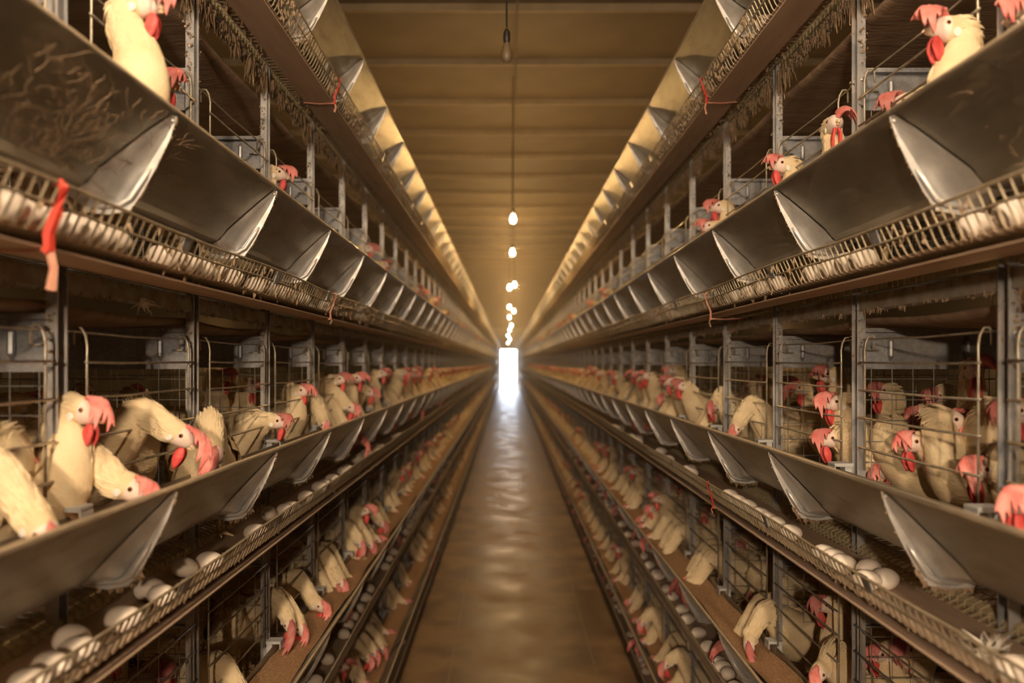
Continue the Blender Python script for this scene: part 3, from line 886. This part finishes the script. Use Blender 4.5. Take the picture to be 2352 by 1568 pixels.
        for a in (-.5,0,.5): lg.tube([(fx+.004,sgn*.04,.007),(fx+.03,sgn*.04+a*.03,.007),(fx+.055,sgn*.04+a*.055,.0045)], [.005,.0045,.002], 5)
        lg.tube([(fx+.004,sgn*.04,.007),(fx-.022,sgn*.04,.005)], [.0045,.002], 5)
        out['leg%d' % sgn] = lg
    return out

PARTS = [('plumage','plumage',[M_PLUME],False,True),('wing1','wing',[M_FEATHER],True,False),('wing-1','wing',[M_FEATHER],True,False),('tail','tail',[M_PLUME],False,False),
         ('comb','comb',[M_COMB],True,False),('wattle1','wattle',[M_WATTLE],True,False),('wattle-1','wattle',[M_WATTLE],True,False),('beak','beak',[M_BEAK],True,False),
         ('eye1','eye',[M_IRIS,M_PUPIL],True,False),('eye-1','eye',[M_IRIS,M_PUPIL],True,False),('lobe1','ear_lobe',[M_LOBE],True,False),('lobe-1','ear_lobe',[M_LOBE],True,False),
         ('leg1','leg',[M_LEG],True,False),('leg-1','leg',[M_LEG],True,False)]
def hen_data(**kw):
    d = hen_meshes(**kw); res = [('body', d['body'].mesh('body', [M_FEATHER, M_FACE], True), False)]
    for key, nm, ms, sm, stf in PARTS:
        if key in d: res.append((nm, d[key].mesh(nm, ms, sm), stf))
    return res
def place_hen(data, label, loc, rz, group, few=False):
    h = thing('hen', label, 'hen', loc, rz, group)
    for nm, me, stf in data:
        if few and nm in ('eye','ear_lobe','leg','plumage'): continue
        o = link(nm, me, h)
        if stf: stuff(o)
    return h

def world(px, py, X):
    Y = abs(X)*F/abs(px-VX); return Vector((X, Y, CZ-(py-VY)*Y/F))

# px, py of the head, X of the head, tier, body yaw, head yaw, head pitch (all world, degrees), reach = body centre behind the head, extras, label
SEEN = [
 (196,945,-.715,2,   8, -8,-14, .15, dict(droop=.5,fwd=.75,csize=1.15), 'tall white hen with drooping pink comb, head out beside the nearest left post'),
 (415,1000,-.655,2,  -2,  5,-38, .26, dict(droop=.6,fwd=.8,csize=1.2,bz=.19), 'white hen stretching over the middle left trough, large pale pink comb hiding its face'),
 (492,1040,-.640,2, -62,-60,-55, .24, dict(droop=.3,fwd=.8,csize=1.2), 'white hen pecking toward the viewer in the middle left trough, magenta comb'),
 (304,1122,-.650,2,   4, -4,-30, .27, dict(droop=.5,fwd=.4,csize=1.1,bz=.16), 'white hen bending low into the left trough, only its pale pink comb over the rim'),
 (100,1222,-.660,2, -12,-20,-50, .27, dict(csize=.8), 'white hen at the left edge with its head down inside the trough'),
 (638,968,-.705,2,   6, -3,-10, .19, dict(droop=.5,fwd=.4,csize=.9), 'small white hen looking right over the left trough with short red comb'),
 (690,898,-.745,2,   0,  5, -8, .14, dict(droop=.6,fwd=.7,csize=1.0), 'upright white hen with pink comb just beyond the third left post'),
 (610,985,-.92,2,  75, 80,-40, .16, dict(tail=.3), 'white hen showing its ruffled back behind the left trough'),
 (748,975,-.68,2,  -45,-50,-50, .24, dict(), 'white hen with yellowish neck bent into the left trough, fourth bay'),
 (806,935,-.67,2,  -15,-20,-35, .24, dict(droop=.5,fwd=.7), 'white hen with dark pink comb leaning out of the fourth left cage'),
 (850,900,-.69,2,  -10,-10,-20, .20, dict(droop=.6,fwd=.7), 'white hen with magenta comb leaning out of the fifth left cage'),
 (60,930,-1.0,2,  70,60,-5, .15, dict(), 'white hen standing deep in the nearest left cage behind the post'),
 (40,1080,-.80,2,  60, 60,-35, .14, dict(), 'white hen with pale flank in the nearest left cage'),
 (300,905,-1.15,2, 120,100,0, .14, dict(), 'shadowed hen at the back of the second middle left cage'),
 (345,955,-.86,2,  75, 80,-35, .15, dict(), 'white hen showing a rounded back behind the stretching hen'),
 (512,865,-1.0,2,  10, 10,0, .14, dict(), 'shadowed upright hen at the back of the third left cage'),
 (330,12,-.625,3,   5,  5, 0, .12, dict(droop=1.0,fwd=.7,csize=1.05,bz=.22), 'white hen at top left leaning its breast over the upper trough'),
 (376,190,-.715,3,  5, -5,-10, .14, dict(droop=.7,fwd=.6), 'white hen peering over the upper left trough edge, first below the top left'),
 (640,400,-.74,3,  10, 10,-5, .14, dict(), 'hen with bright red comb above the upper left trough, second bay'),
 (845,572,-.74,3,  10, 10,-5, .14, dict(csize=1.2), 'hen with bright red comb above the upper left trough, fifth bay'),
 (665,1432,-.690,1, -35,-48,-52, .25, dict(droop=.15,fwd=.7,csize=1.3), 'white hen in the lower left trough, spread pink comb toward the viewer'),
 (690,1440,-.672,1, -20,-30,-55, .26, dict(droop=.3,fwd=.6), 'white hen pecking just behind the one with the spread comb'),
 (735,1390,-.672,1, -12,-22,-30, .25, dict(droop=.6,fwd=.6), 'white hen at the lower left trough with red wattle hanging free'),
 (785,1338,-.672,1, -20,-35,-45, .26, dict(droop=.4,fwd=.7,csize=1.2), 'white hen with broad pink comb feeding in the second lower left bay'),
 (828,1248,-.672,1, -30,-40,-50, .26, dict(), 'nearer of two white hens feeding side by side, third lower left bay'),
 (852,1250,-.655,1, -20,-30,-50, .26, dict(), 'farther of two white hens feeding side by side, third lower left bay'),
 (877,1200,-.67,1, -15,-25,-45, .25, dict(), 'white hen feeding at the lower left trough, fourth bay'),
 (385,1535,-.86,1,  10,-40,-10, .15, dict(csize=1.4,droop=.3,fwd=.4), 'hen with big crimson comb in the shade of the nearest lower left cage'),
 (530,1525,-.85,1, -70,-80,-50, .15, dict(), 'white hen turned to the viewer in the nearest lower left cage'),
 (560,1375,-1.0,1, 30, 30,-10, .14, dict(), 'shadowed hen with dark comb in the second lower left cage'),
 (690,1312,-.90,1, 10, 10,-10, .14, dict(), 'shadowed hen with crimson comb in the third lower left cage'),
 (860,1498,-.66,0, -20,-30,-45, .25, dict(), 'middle of three hens feeding together in the bottom left trough'),
 (845,1510,-.68,0, -20,-30,-45, .25, dict(), 'nearest of three hens feeding together in the bottom left trough'),
 (878,1488,-.65,0, -25,-30,-45, .25, dict(), 'farthest of three hens feeding together in the bottom left trough'),
 (2170,68, .775,3, 172,182,  4, .13, dict(droop=.5,fwd=.85,csize=1.25,dside=-1,bz=.21), 'white hen at top right facing left, floppy comb over its beak and long wattles'),
 (2352,50, .86,3, 180,188,  5, .13, dict(droop=.5,fwd=.8,csize=1.25,dside=-1,bz=.22), 'white hen cut by the right edge at the top, pink comb'),
 (2075,240, .86,3, 165,170,-12, .14, dict(csize=1.1), 'hen with only a pink comb and crown above the upper right trough, first bay'),
 (1917,285, .80,3, 215,262,  2, .14, dict(droop=.4,fwd=.3,csize=1.0), 'red-faced hen looking straight at the viewer above the upper right trough'),
 (1795,380, .79,3, 175,180,  0, .14, dict(droop=.6,fwd=.7,csize=1.0), 'white hen in profile facing left above the upper right trough, third bay'),
 (1650,476, .80,3, 178,183, -3, .14, dict(droop=.6,fwd=.7,csize=1.1), 'upper of two white hens in profile above the upper right trough'),
 (1628,522, .75,3, 178,183,  0, .15, dict(droop=.6,fwd=.7), 'lower of two white hens in profile above the upper right trough'),
 (1918,925, .855,2, 175,183,-4, .15, dict(droop=.6,fwd=.75,csize=1.15,dside=-1), 'white hen in profile behind the wires, raised red comb, left of the second right post'),
 (1898,862, .97,2, 176,180, 2, .15, dict(droop=.6,fwd=.5), 'hen further back behind the profile hen with red comb, third right cage'),
 (1908,1008, .825,2, 178,186,-6, .16, dict(droop=.6,fwd=.7,csize=1.05), 'white hen low at the right trough, orange eye and pale pink comb'),
 (2098,1016, .885,2, 176,186,-8, .17, dict(droop=.6,fwd=.65,csize=1.0), 'white hen with orange eye facing left in the second middle right cage'),
 (2185,965, .945,2, 200,-18,-18, .10, dict(droop=1.0,fwd=.8,csize=1.3,dside=-1), 'white hen turning its big red comb to the right, second middle right cage'),
 (2238,850,1.02,2, 230,250, 0, .12, dict(droop=.8,fwd=.5,csize=1.3), 'tall hen with large crimson comb at the top of the nearest right cage'),
 (2255,1080,.885,2, 172,190,-6, .16, dict(droop=.5,fwd=.7,csize=1.2), 'white hen facing left with long red wattle beside the nearest right post'),
 (2105,955,1.02,2, 195,200,-14, .14, dict(csize=1.0), 'hen with dark red face between the two combs in the second right cage'),
 (2025,900,1.08,2, 185,190,-2, .15, dict(csize=1.1), 'shadowed hen with crimson comb at the back of the second right cage'),
 (2352,1150,.80,2, 175,185,-10, .2, dict(), 'hen at the right edge with only its pink wattle in view'),
 (1688,985,.76,2, 205,220,-50, .24, dict(), 'white hen arching its pale neck into the right trough beyond the third post'),
 (1635,932,.80,2, 200,225,-30, .2, dict(), 'white hen with magenta comb bent over the right trough, fourth bay'),
 (1545,850,.87,2, 178,182,-4, .15, dict(csize=1.1), 'white hen in profile with red comb, fifth middle right cage'),
 (1528,912,.80,2, 190,200,-25, .2, dict(), 'white hen leaning low over the right trough, fifth bay'),
 (2260,985,.99,2, 120,110,-40, .12, dict(), 'white hen with back turned, right of the big red comb'),
 (2040,1075,.93,2, 150,170,-45, .12, dict(), 'white hen crouching low behind the wires of the second right cage'),
 (1895,1388,.875,1, 176,186,-4, .15, dict(droop=.6,fwd=.7,csize=1.15), 'white hen in profile behind slanting wires in the lower right cage'),
 (1722,1478,.745,1, 205,235,-62, .24, dict(droop=.4,fwd=.7), 'white hen pecking straight down into the lower right trough'),
 (1880,1545,.800,1, 200,215,-30, .2, dict(droop=.4,fwd=.7,csize=1.2), 'hen with pink comb at the bottom right beside the lower trough'),
 (2020,1500,.93,1, 178,190,-8, .15, dict(droop=.8,csize=1.0), 'shadowed hen with red wattle in the nearest lower right cage'),
 (1725,1372,.93,1, 190,225,-20, .15, dict(csize=1.2), 'hen with dark crimson comb behind the pecking hen'),
 (1620,1175,.92,1, 190,230,-10, .15, dict(csize=1.2), 'hen with crimson comb in the fourth lower right cage'),
 (1498,1168,.79,1, 185,195,-15, .18, dict(), 'white hen with pink face out over the lower right trough, fifth bay'),
 (1700,1250,1.0,1, 200,240,-10, .15, dict(csize=1.1), 'shadowed hen with dark comb in the third lower right cage'),
 (1475,1430,.72,0, 200,215,-45, .25, dict(), 'white hen pecking in the bottom right trough, third bay'),
 (1530,1525,.72,0, 195,205,-40, .25, dict(), 'white hen pecking in the bottom right trough, second bay'),
]
NH = 0
occupied = {}
for px, py, X, t, byaw, hyaw, pit, reach, ex, lab in SEEN:
    Hw = world(px, py, X)
    br = math.radians(byaw)
    cx, cy = Hw.x - math.cos(br)*reach, Hw.y - math.sin(br)*reach
    u = abs(cx) - (0.083 if X > 0 else 0)
    fz = ZW(t, -0.428 + max(0,(u-.8))*0.06)
    base = Vector((cx, cy, fz))
    hl = Matrix.Rotation(-br, 3, 'Z') @ (Hw-base)
    e = dict(ex)
    nu_ = 0.0
    if pit < -25: nu_ = 0.035
    bz = e.pop('bz', 0.175)
    # crouch or stretch the body so that the neck keeps a natural length
    ds = e.pop('dside', -1 if X < 0 else 1); ds = -1 if X < 0 else 1
    bz = min(max(bz, hl.z-0.235), 0.26)
    d = hen_data(H=hl, hy=hyaw-byaw, hp=pit, bz=bz, seed=NH*3+1, detail=2, neckup=nu_, dside=ds, **e)
    place_hen(d, lab, base, br, 'hens in the near cages'); NH += 1
    bay = int((cy-Y0)//L)
    occupied[(1 if X>0 else -1, t, bay)] = occupied.get((1 if X>0 else -1, t, bay), 0)+1

# repeats: variants of feeding, looking-out and standing hens
V = []
vr = random.Random(3)
for i in range(5):   # feeding: head .27 ahead, low
    V.append(('feed', hen_data(H=(.258,vr.uniform(-.03,.03),.118+vr.uniform(-.015,.03)), hy=vr.uniform(-30,30), hp=-45+vr.uniform(-12,12), bz=.17, seed=100+i, detail=2, neckup=.035, droop=vr.uniform(.2,.9), fwd=vr.uniform(.4,.8), csize=vr.uniform(1.25,1.6), dside=vr.choice((1,-1)))))
for i in range(4):   # looking out
    V.append(('look', hen_data(H=(.17,vr.uniform(-.03,.03),.335+vr.uniform(-.02,.03)), hy=vr.uniform(-50,50), hp=vr.uniform(-12,5), bz=.185, seed=120+i, detail=2, droop=vr.uniform(.4,1.2), fwd=vr.uniform(.4,.8), csize=vr.uniform(.95,1.25), dside=vr.choice((1,-1)))))
for i in range(3):   # resting inside
    V.append(('rest', hen_data(H=(.155,vr.uniform(-.05,.05),.29+vr.uniform(-.03,.04)), hy=vr.uniform(-70,70), hp=vr.uniform(-20,5), bz=.16, seed=140+i, detail=2, droop=1.0, fwd=.6, csize=1.1)))
byk = {k: [d for kk, d in V if kk == k] for k in ('feed','look','rest')}
spots = []
rr = random.Random(11)
for i in range(2, 60):
    for side in (-1, 1):
        for t in range(4):
            if t < 2 and YK[i] < 1.5: continue
            nfeed = {0:2.6, 1:3.0, 2:2.2, 3:0.0}[t]; nlook = {0:0.3,1:0.5,2:1.3,3:0.34}[t]; nrest = {0:0.0,1:1.3,2:1.7,3:0.0}[t]
            if i > 13: nrest = 0
            occ = occupied.get((side,t,i),0)
            if i <= 5:
                nfeed *= 0.0 if t >= 1 else 0.8
                nlook = 0 if t != 2 or occ > 1 else 0.4
                if t == 1: nfeed = 0.7
            n = [('feed',nfeed),('look',nlook),('rest',nrest)]
            ys = []
            for kd, q in n:
                c = int(q) + (1 if rr.random() < q-int(q) else 0)
                for _ in range(c):
                    for tries in range(6):
                        yy = rr.uniform(.09, L-.07)
                        if all(abs(yy-o_) > .085 for o_ in ys) or kd == 'rest': break
                    ys.append(yy)
                    u = {'feed':0.93,'look':0.865,'rest':1.06}[kd] + rr.uniform(-.02,.02)
                    yaw = (0 if side < 0 else 180) + {'feed':rr.uniform(-25,10)*(1 if side<0 else -1),'look':rr.uniform(-25,25),'rest':rr.uniform(-140,140)}[kd]
                    dz = 0.03 if t == 3 else 0
                    spots.append((YK[i]+yy, side, t, i, kd, u, yaw, dz))
spots.sort(key=lambda s: (s[0] + (0.4 if s[4]=='rest' else 0)))
limit = 300 - NH
mesh_far = MB()
count = {}
for n, (y, side, t, i, kd, u, yaw, dz) in enumerate(spots):
    if n >= limit: break
    key = (side,t,i,kd); count[key] = count.get(key,0)+1
    what = {'feed':'feeding white hen','look':'white hen looking out','rest':'shaded hen inside'}[kd]
    if i <= 13:
        lab = '%s, %s row, %s tier, %s bay in view, %s one' % (what, SIDE[side], TNAME[t], ords[i-2], ords[count[key]-1])
        grp = '%s hens of the %s row' % (kd, SIDE[side])
    else:
        lab = 'small blurred %s far down the %s row, %s tier' % (what, SIDE[side], TNAME[t])
        grp = 'far %s hens, %s row, %s tier' % (kd, SIDE[side], TNAME[t])
    x = UX(side,u); fz = ZW(t, -0.428 + max(0,u-.8)*.06)+dz
    place_hen(rr.choice(byk[kd]), lab, (x,y,fz), math.radians(yaw), grp, few=(y > 5.2))
# beyond the nearest 300: one mass of small hens
fd = [hen_meshes(H=(.265,0,.12), hy=0, hp=-45, bz=.17, seed=9, detail=0, neckup=.035, droop=.5, fwd=.6, csize=1.2),
      hen_meshes(H=(.17,0,.335), hy=0, hp=-5, bz=.185, seed=8, detail=0, droop=.6, fwd=.7, csize=1.1)]
tmpl = []
for d in fd:
    vs, fs = [], []
    for key, mi in (('body',0),('comb',1),('wattle1',2)):
        n = len(vs); vs += [Vector(v) for v in d[key].v]; fs += [(tuple(n+q for q in f), mi) for f in d[key].f]
    tmpl.append((vs, fs))
for side in (-1, 1):
    fm = MB()
    for (y, sd, t, i, kd, u, yaw, dz) in spots[limit:]:
        if sd != side or kd == 'rest' or y > 34: continue
        vs, fs = tmpl[0 if kd == 'feed' else 1]
        Mt = Matrix.Translation((UX(side,u), y, ZW(t,-.428)+dz)) @ Matrix.Rotation(math.radians(yaw), 4, 'Z')
        n = len(fm.v); fm.v += [tuple(Mt @ v) for v in vs]
        for f, mi in fs:
            fm.mi = mi; fm.face(*[n+q for q in f])
    tag(fm.build('hen_crowd', [M_FEATHER, M_COMB, M_WATTLE], None, True), 'countless tiny hens at the far end of the %s row' % SIDE[side], 'hens', None, 'stuff')

# ------------------------------------------------------------------ eggs
eg = MB(); rows = []
for i in range(1, 14):
    th = math.pi*i/14; c = math.cos(th); rad = 0.0215*math.sin(th)*(1+0.10*c*-1)
    rows.append([(rad*math.cos(2*math.pi*j/16), rad*math.sin(2*math.pi*j/16), 0.0285*c) for j in range(16)])
n = eg.grid(rows, closed_u=True, flip=True)
eg.v += [(0,0,.0285),(0,0,-.0285)]
for j in range(16):
    eg.face(len(eg.v)-2, n+j, n+(j+1) % 16); eg.face(len(eg.v)-1, n+12*16+(j+1) % 16, n+12*16+j)
egg_me = eg.mesh('egg', M_EGG, True)
NE = 0
egg_pos = {}
def egg(side, t, y, u, lab, grp):
    global NE
    if NE >= 300: return
    key = (side,t)
    for (yy, uu) in egg_pos.get(key, []):
        if abs(yy-y) < .041 and abs(uu-u) < .04:
            y = yy + .0425
    egg_pos.setdefault(key, []).append((y,u))
    z = ZW(t,-0.4465)+RZ3.get((side,t),0)+0.0212
    o = link('egg', egg_me, None, (UX(side,u,t), y, z))
    o.rotation_euler = (math.pi/2 + R.uniform(-.12,.12), R.uniform(0,6.28), R.choice((math.pi/2, math.pi/2, R.uniform(0,3.14))) + R.uniform(-.35,.35))
    s = R.uniform(.95,1.06); o.scale = (s,s,s*R.uniform(.97,1.05))
    tag(o, lab, 'egg', grp); NE += 1
EGG = {
 (-1,3): [8,42,108,142,174,206,236,376,400,423,445,466,487,534,590,606,622,638,653,668,682,696,748,760],
 (-1,2): [70,120,165,182,285,345,372,424,446,588,618,640,656,704,736,748,764,790,800],
 (1,3): [2330,2246,1984,1948,1910,1872,1786,1752,1722,1690],
 (1,2): [2335,2033,1996,1992,1960,1934,1905,1816,1784,1764,1748,1716,1694,1676],
 (1,1): [1605,1580,1567,1546,1531,1513,1511,1493,1480,1460,1444,1429,1411,1627,1654,1660,1671,1690,1403,1398,1392],
 (1,4): [1760,1733,1634,1628,1612,1606,1600],
 (-1,1): [700,722,752,790,800,812,826,838,850,884,893,902,921,930,938,945,951,956,961,965,969,973],
 (-1,4): [],
 (1,0): [1486,1482,1476,1470,1450,1425,1419,1413,1400],
}
for (side,t), L_ in EGG.items():
    near = sorted(L_, key=lambda p: -abs(p-VX))
    for q, px in enumerate(near):
        u = 0.637 if (q % 3) else 0.632
        back = (side,t,px) in {(1,2,1996),(1,2,2033),(-1,2,165),(-1,2,345),(-1,2,424),(-1,2,618)}
        if back: u = 0.672
        y = abs(UX(side,u,t))*F/abs(px-VX)
        egg(side, t, y, u, 'white egg on the %s tier belt of the %s row, %s from the camera' % (TNAME[t], SIDE[side], (ords+['%d eggs' % n for n in range(25,60)])[q]), 'eggs on the %s row belts' % SIDE[side])
rr = random.Random(5)
for (side,t), y in {(-1,3):3.0, (1,3):3.3, (1,2):2.9, (-1,2):3.3, (1,1):6.0, (-1,1):6.2, (-1,4):3.5, (1,4):3.2, (1,0):6, (-1,0):4.5}.items():
    k = 0
    while y < 11 and k < 15:
        y += rr.choice((.043,.043,.045,.046,.30,.5))
        egg(side, t, y, rr.choice((.634,.637,.66)), 'small white egg, %s of the far run, %s tier belt, %s row' % (ords[k], TNAME[t], SIDE[side]), 'far eggs, %s row, %s tier' % (SIDE[side], TNAME[t])); k += 1

# ------------------------------------------------------------------ small things: red ties, down feathers, cobweb straws
def tie(side, t, y, mat_, lab, w=0.006, tail=0.05, band=True):
    ox, oz = UX(side,0.60,t), ZW(t,0)
    o = thing('tie_string', lab, 'string', (ox,y,oz))
    def mp(u, y_, z): return (UX(side,u,t)-ox, y_, z)
    m = MB(); m.tube([mp(.585,0,-.386), mp(.577,0,-.394), mp(.588,.001,-.425), mp(.598,.0,-.452), mp(.597,0,-.472), mp(.602,0,-.476)], w, 5)
    m.build('loop', mat_, o)
    m = MB(); m.tube([mp(.598,.002,-.470), mp(.594,.006,-.470-tail*.5), mp(.600,.010,-.470-tail)], [w*.8,w*.7,w*.9], 5)
    m.build('loose_end', M_PINK if mat_ is M_RED else M_DUST, o)
    if band:
        m = MB(); m.tube([mp(.600,0,-.4735), mp(.65,0.002,-.475), mp(.702,0,-.471)], .0022, 5); m.build('band', M_PINK, o)
tie(-1,3, .59*F/(VX-125), M_RED, 'bright red tape tied around the egg guard of the upper left tier', .0075, .055)
tie(-1,3, .59*F/(VX-764), M_PINK, 'faded string looped under the upper left egg belt, third post', .003, .02)
tie(-1,4, .595*F/(VX-770), M_RED, 'red string tied around the top left egg belt', .004, .03)
tie(1,4, .68*F/(1622-VX), M_RED, 'red string hanging from the top right egg guard', .004, .04)
tie(1,3, .68*F/(1632-VX), M_PINK, 'faded red string tied under the upper right egg belt', .003, .03)
tie(1,2, .665*F/(1636-VX), M_RED, 'thin red string on the middle right egg guard', .0022, .02)
def down(name, lab, loc, n, ln, seed, upw=1.0):
    q = random.Random(seed); m = MB()
    for i in range(n):
        a = q.uniform(0,6.28); e = q.uniform(.1,1.2)*upw
        d = Vector((math.cos(a)*math.cos(e), math.sin(a)*math.cos(e), math.sin(e)))
        l_ = ln*q.uniform(.4,1); b0 = Vector((q.uniform(-.008,.008),q.uniform(-.008,.008),q.uniform(0,.012)))
        m.tube([b0, b0+d*l_*.5+Vector((q.uniform(-1,1),q.uniform(-1,1),.4))*l_*.12, b0+d*l_+Vector((q.uniform(-1,1),q.uniform(-1,1),-.2))*l_*.2], [.0010,.0013,.0004], 4)
    m.ball((0,0,.006), (.012,.014,.010), 8, 6)
    o = m.build(name, M_FLUFF); o.location = loc
    return tag(o, lab, 'feather')
yf = (0.637+.083-.014)*F/(2262-VX)
down('down_feather', 'fluffy white feather stuck on the middle right egg belt', (UX(1,.645,2), yf, ZW(2,-.444)), 70, .05, 3)
yf = .75*F/(VX-325)
down('down_feather', 'small white feather dangling from the rail over the second left cage', (UX(-1,.747), yf, ZW(2,.118)), 34, .028, 4, -1.0)
def straws(t, side, px, n, seed, lab, spread=.10, rise=.06):
    q = random.Random(seed); m = MB(); y0 = .62*F/abs(px-VX)
    ox, oz = UX(side,0.60,t), ZW(t,0)
    for i in range(n):
        y = q.gauss(0,spread*.5); s_ = q.uniform(.05,.95)**1.5
        pts = []; vy = q.uniform(-.012,.012); vd = q.choice((1,1,1,-.5,.3))
        u = .652-.09*(s_); z = -.340+.108*s_
        for j in range(8):
            uu = u
            pts.append((UX(side,u-.004-.003*q.random(),t)-ox, y, z))
            vy = (vy+q.uniform(-.006,.006))*.9; y += vy; du = q.uniform(0.2,1)*rise*.13*vd; u -= du*.62; z += du*.75
        m.tube(pts, [.0003,.0005,.0005,.0004,.0005,.0004,.0003,.0001], 4, False)
    o = m.build('cobweb', M_DUST); o.location = (ox,y0,oz); o['kind'] = 'stuff'
    return tag(o, lab, 'cobweb')
straws(3,-1,120,170,1,'tangled dusty cobweb on the nearest upper left trough face',.16,.06)
straws(3,-1,330,60,2,'small dusty cobweb beside the bright bracket of the upper left trough',.04,.05)
straws(4,-1,770,6,3,'loose straws on the top left trough face',.10,.10)
straws(3,1,2180,8,4,'dusty threads at the bracket foot of the upper right trough',.03,.03)

# ------------------------------------------------------------------ dusty air
m = MB(); m.box((-2.64, 2.2, 0.02), (2.64, END-0.02, HC-0.04))
hz = bpy.data.materials.new('dusty_air'); hz.use_nodes = True
nt = hz.node_tree; nt.nodes.clear()
vs_ = nt.nodes.new('ShaderNodeVolumeScatter'); vo_ = nt.nodes.new('ShaderNodeOutputMaterial')
vs_.inputs['Color'].default_value = (1.0, 0.90, 0.74, 1); vs_.inputs['Density'].default_value = 0.018; vs_.inputs['Anisotropy'].default_value = 0.55
nt.links.new(vs_.outputs[0], vo_.inputs['Volume'])
o = m.build('haze', hz); tag(o, 'warm dusty haze filling the far part of the aisle', 'haze', None, 'stuff')
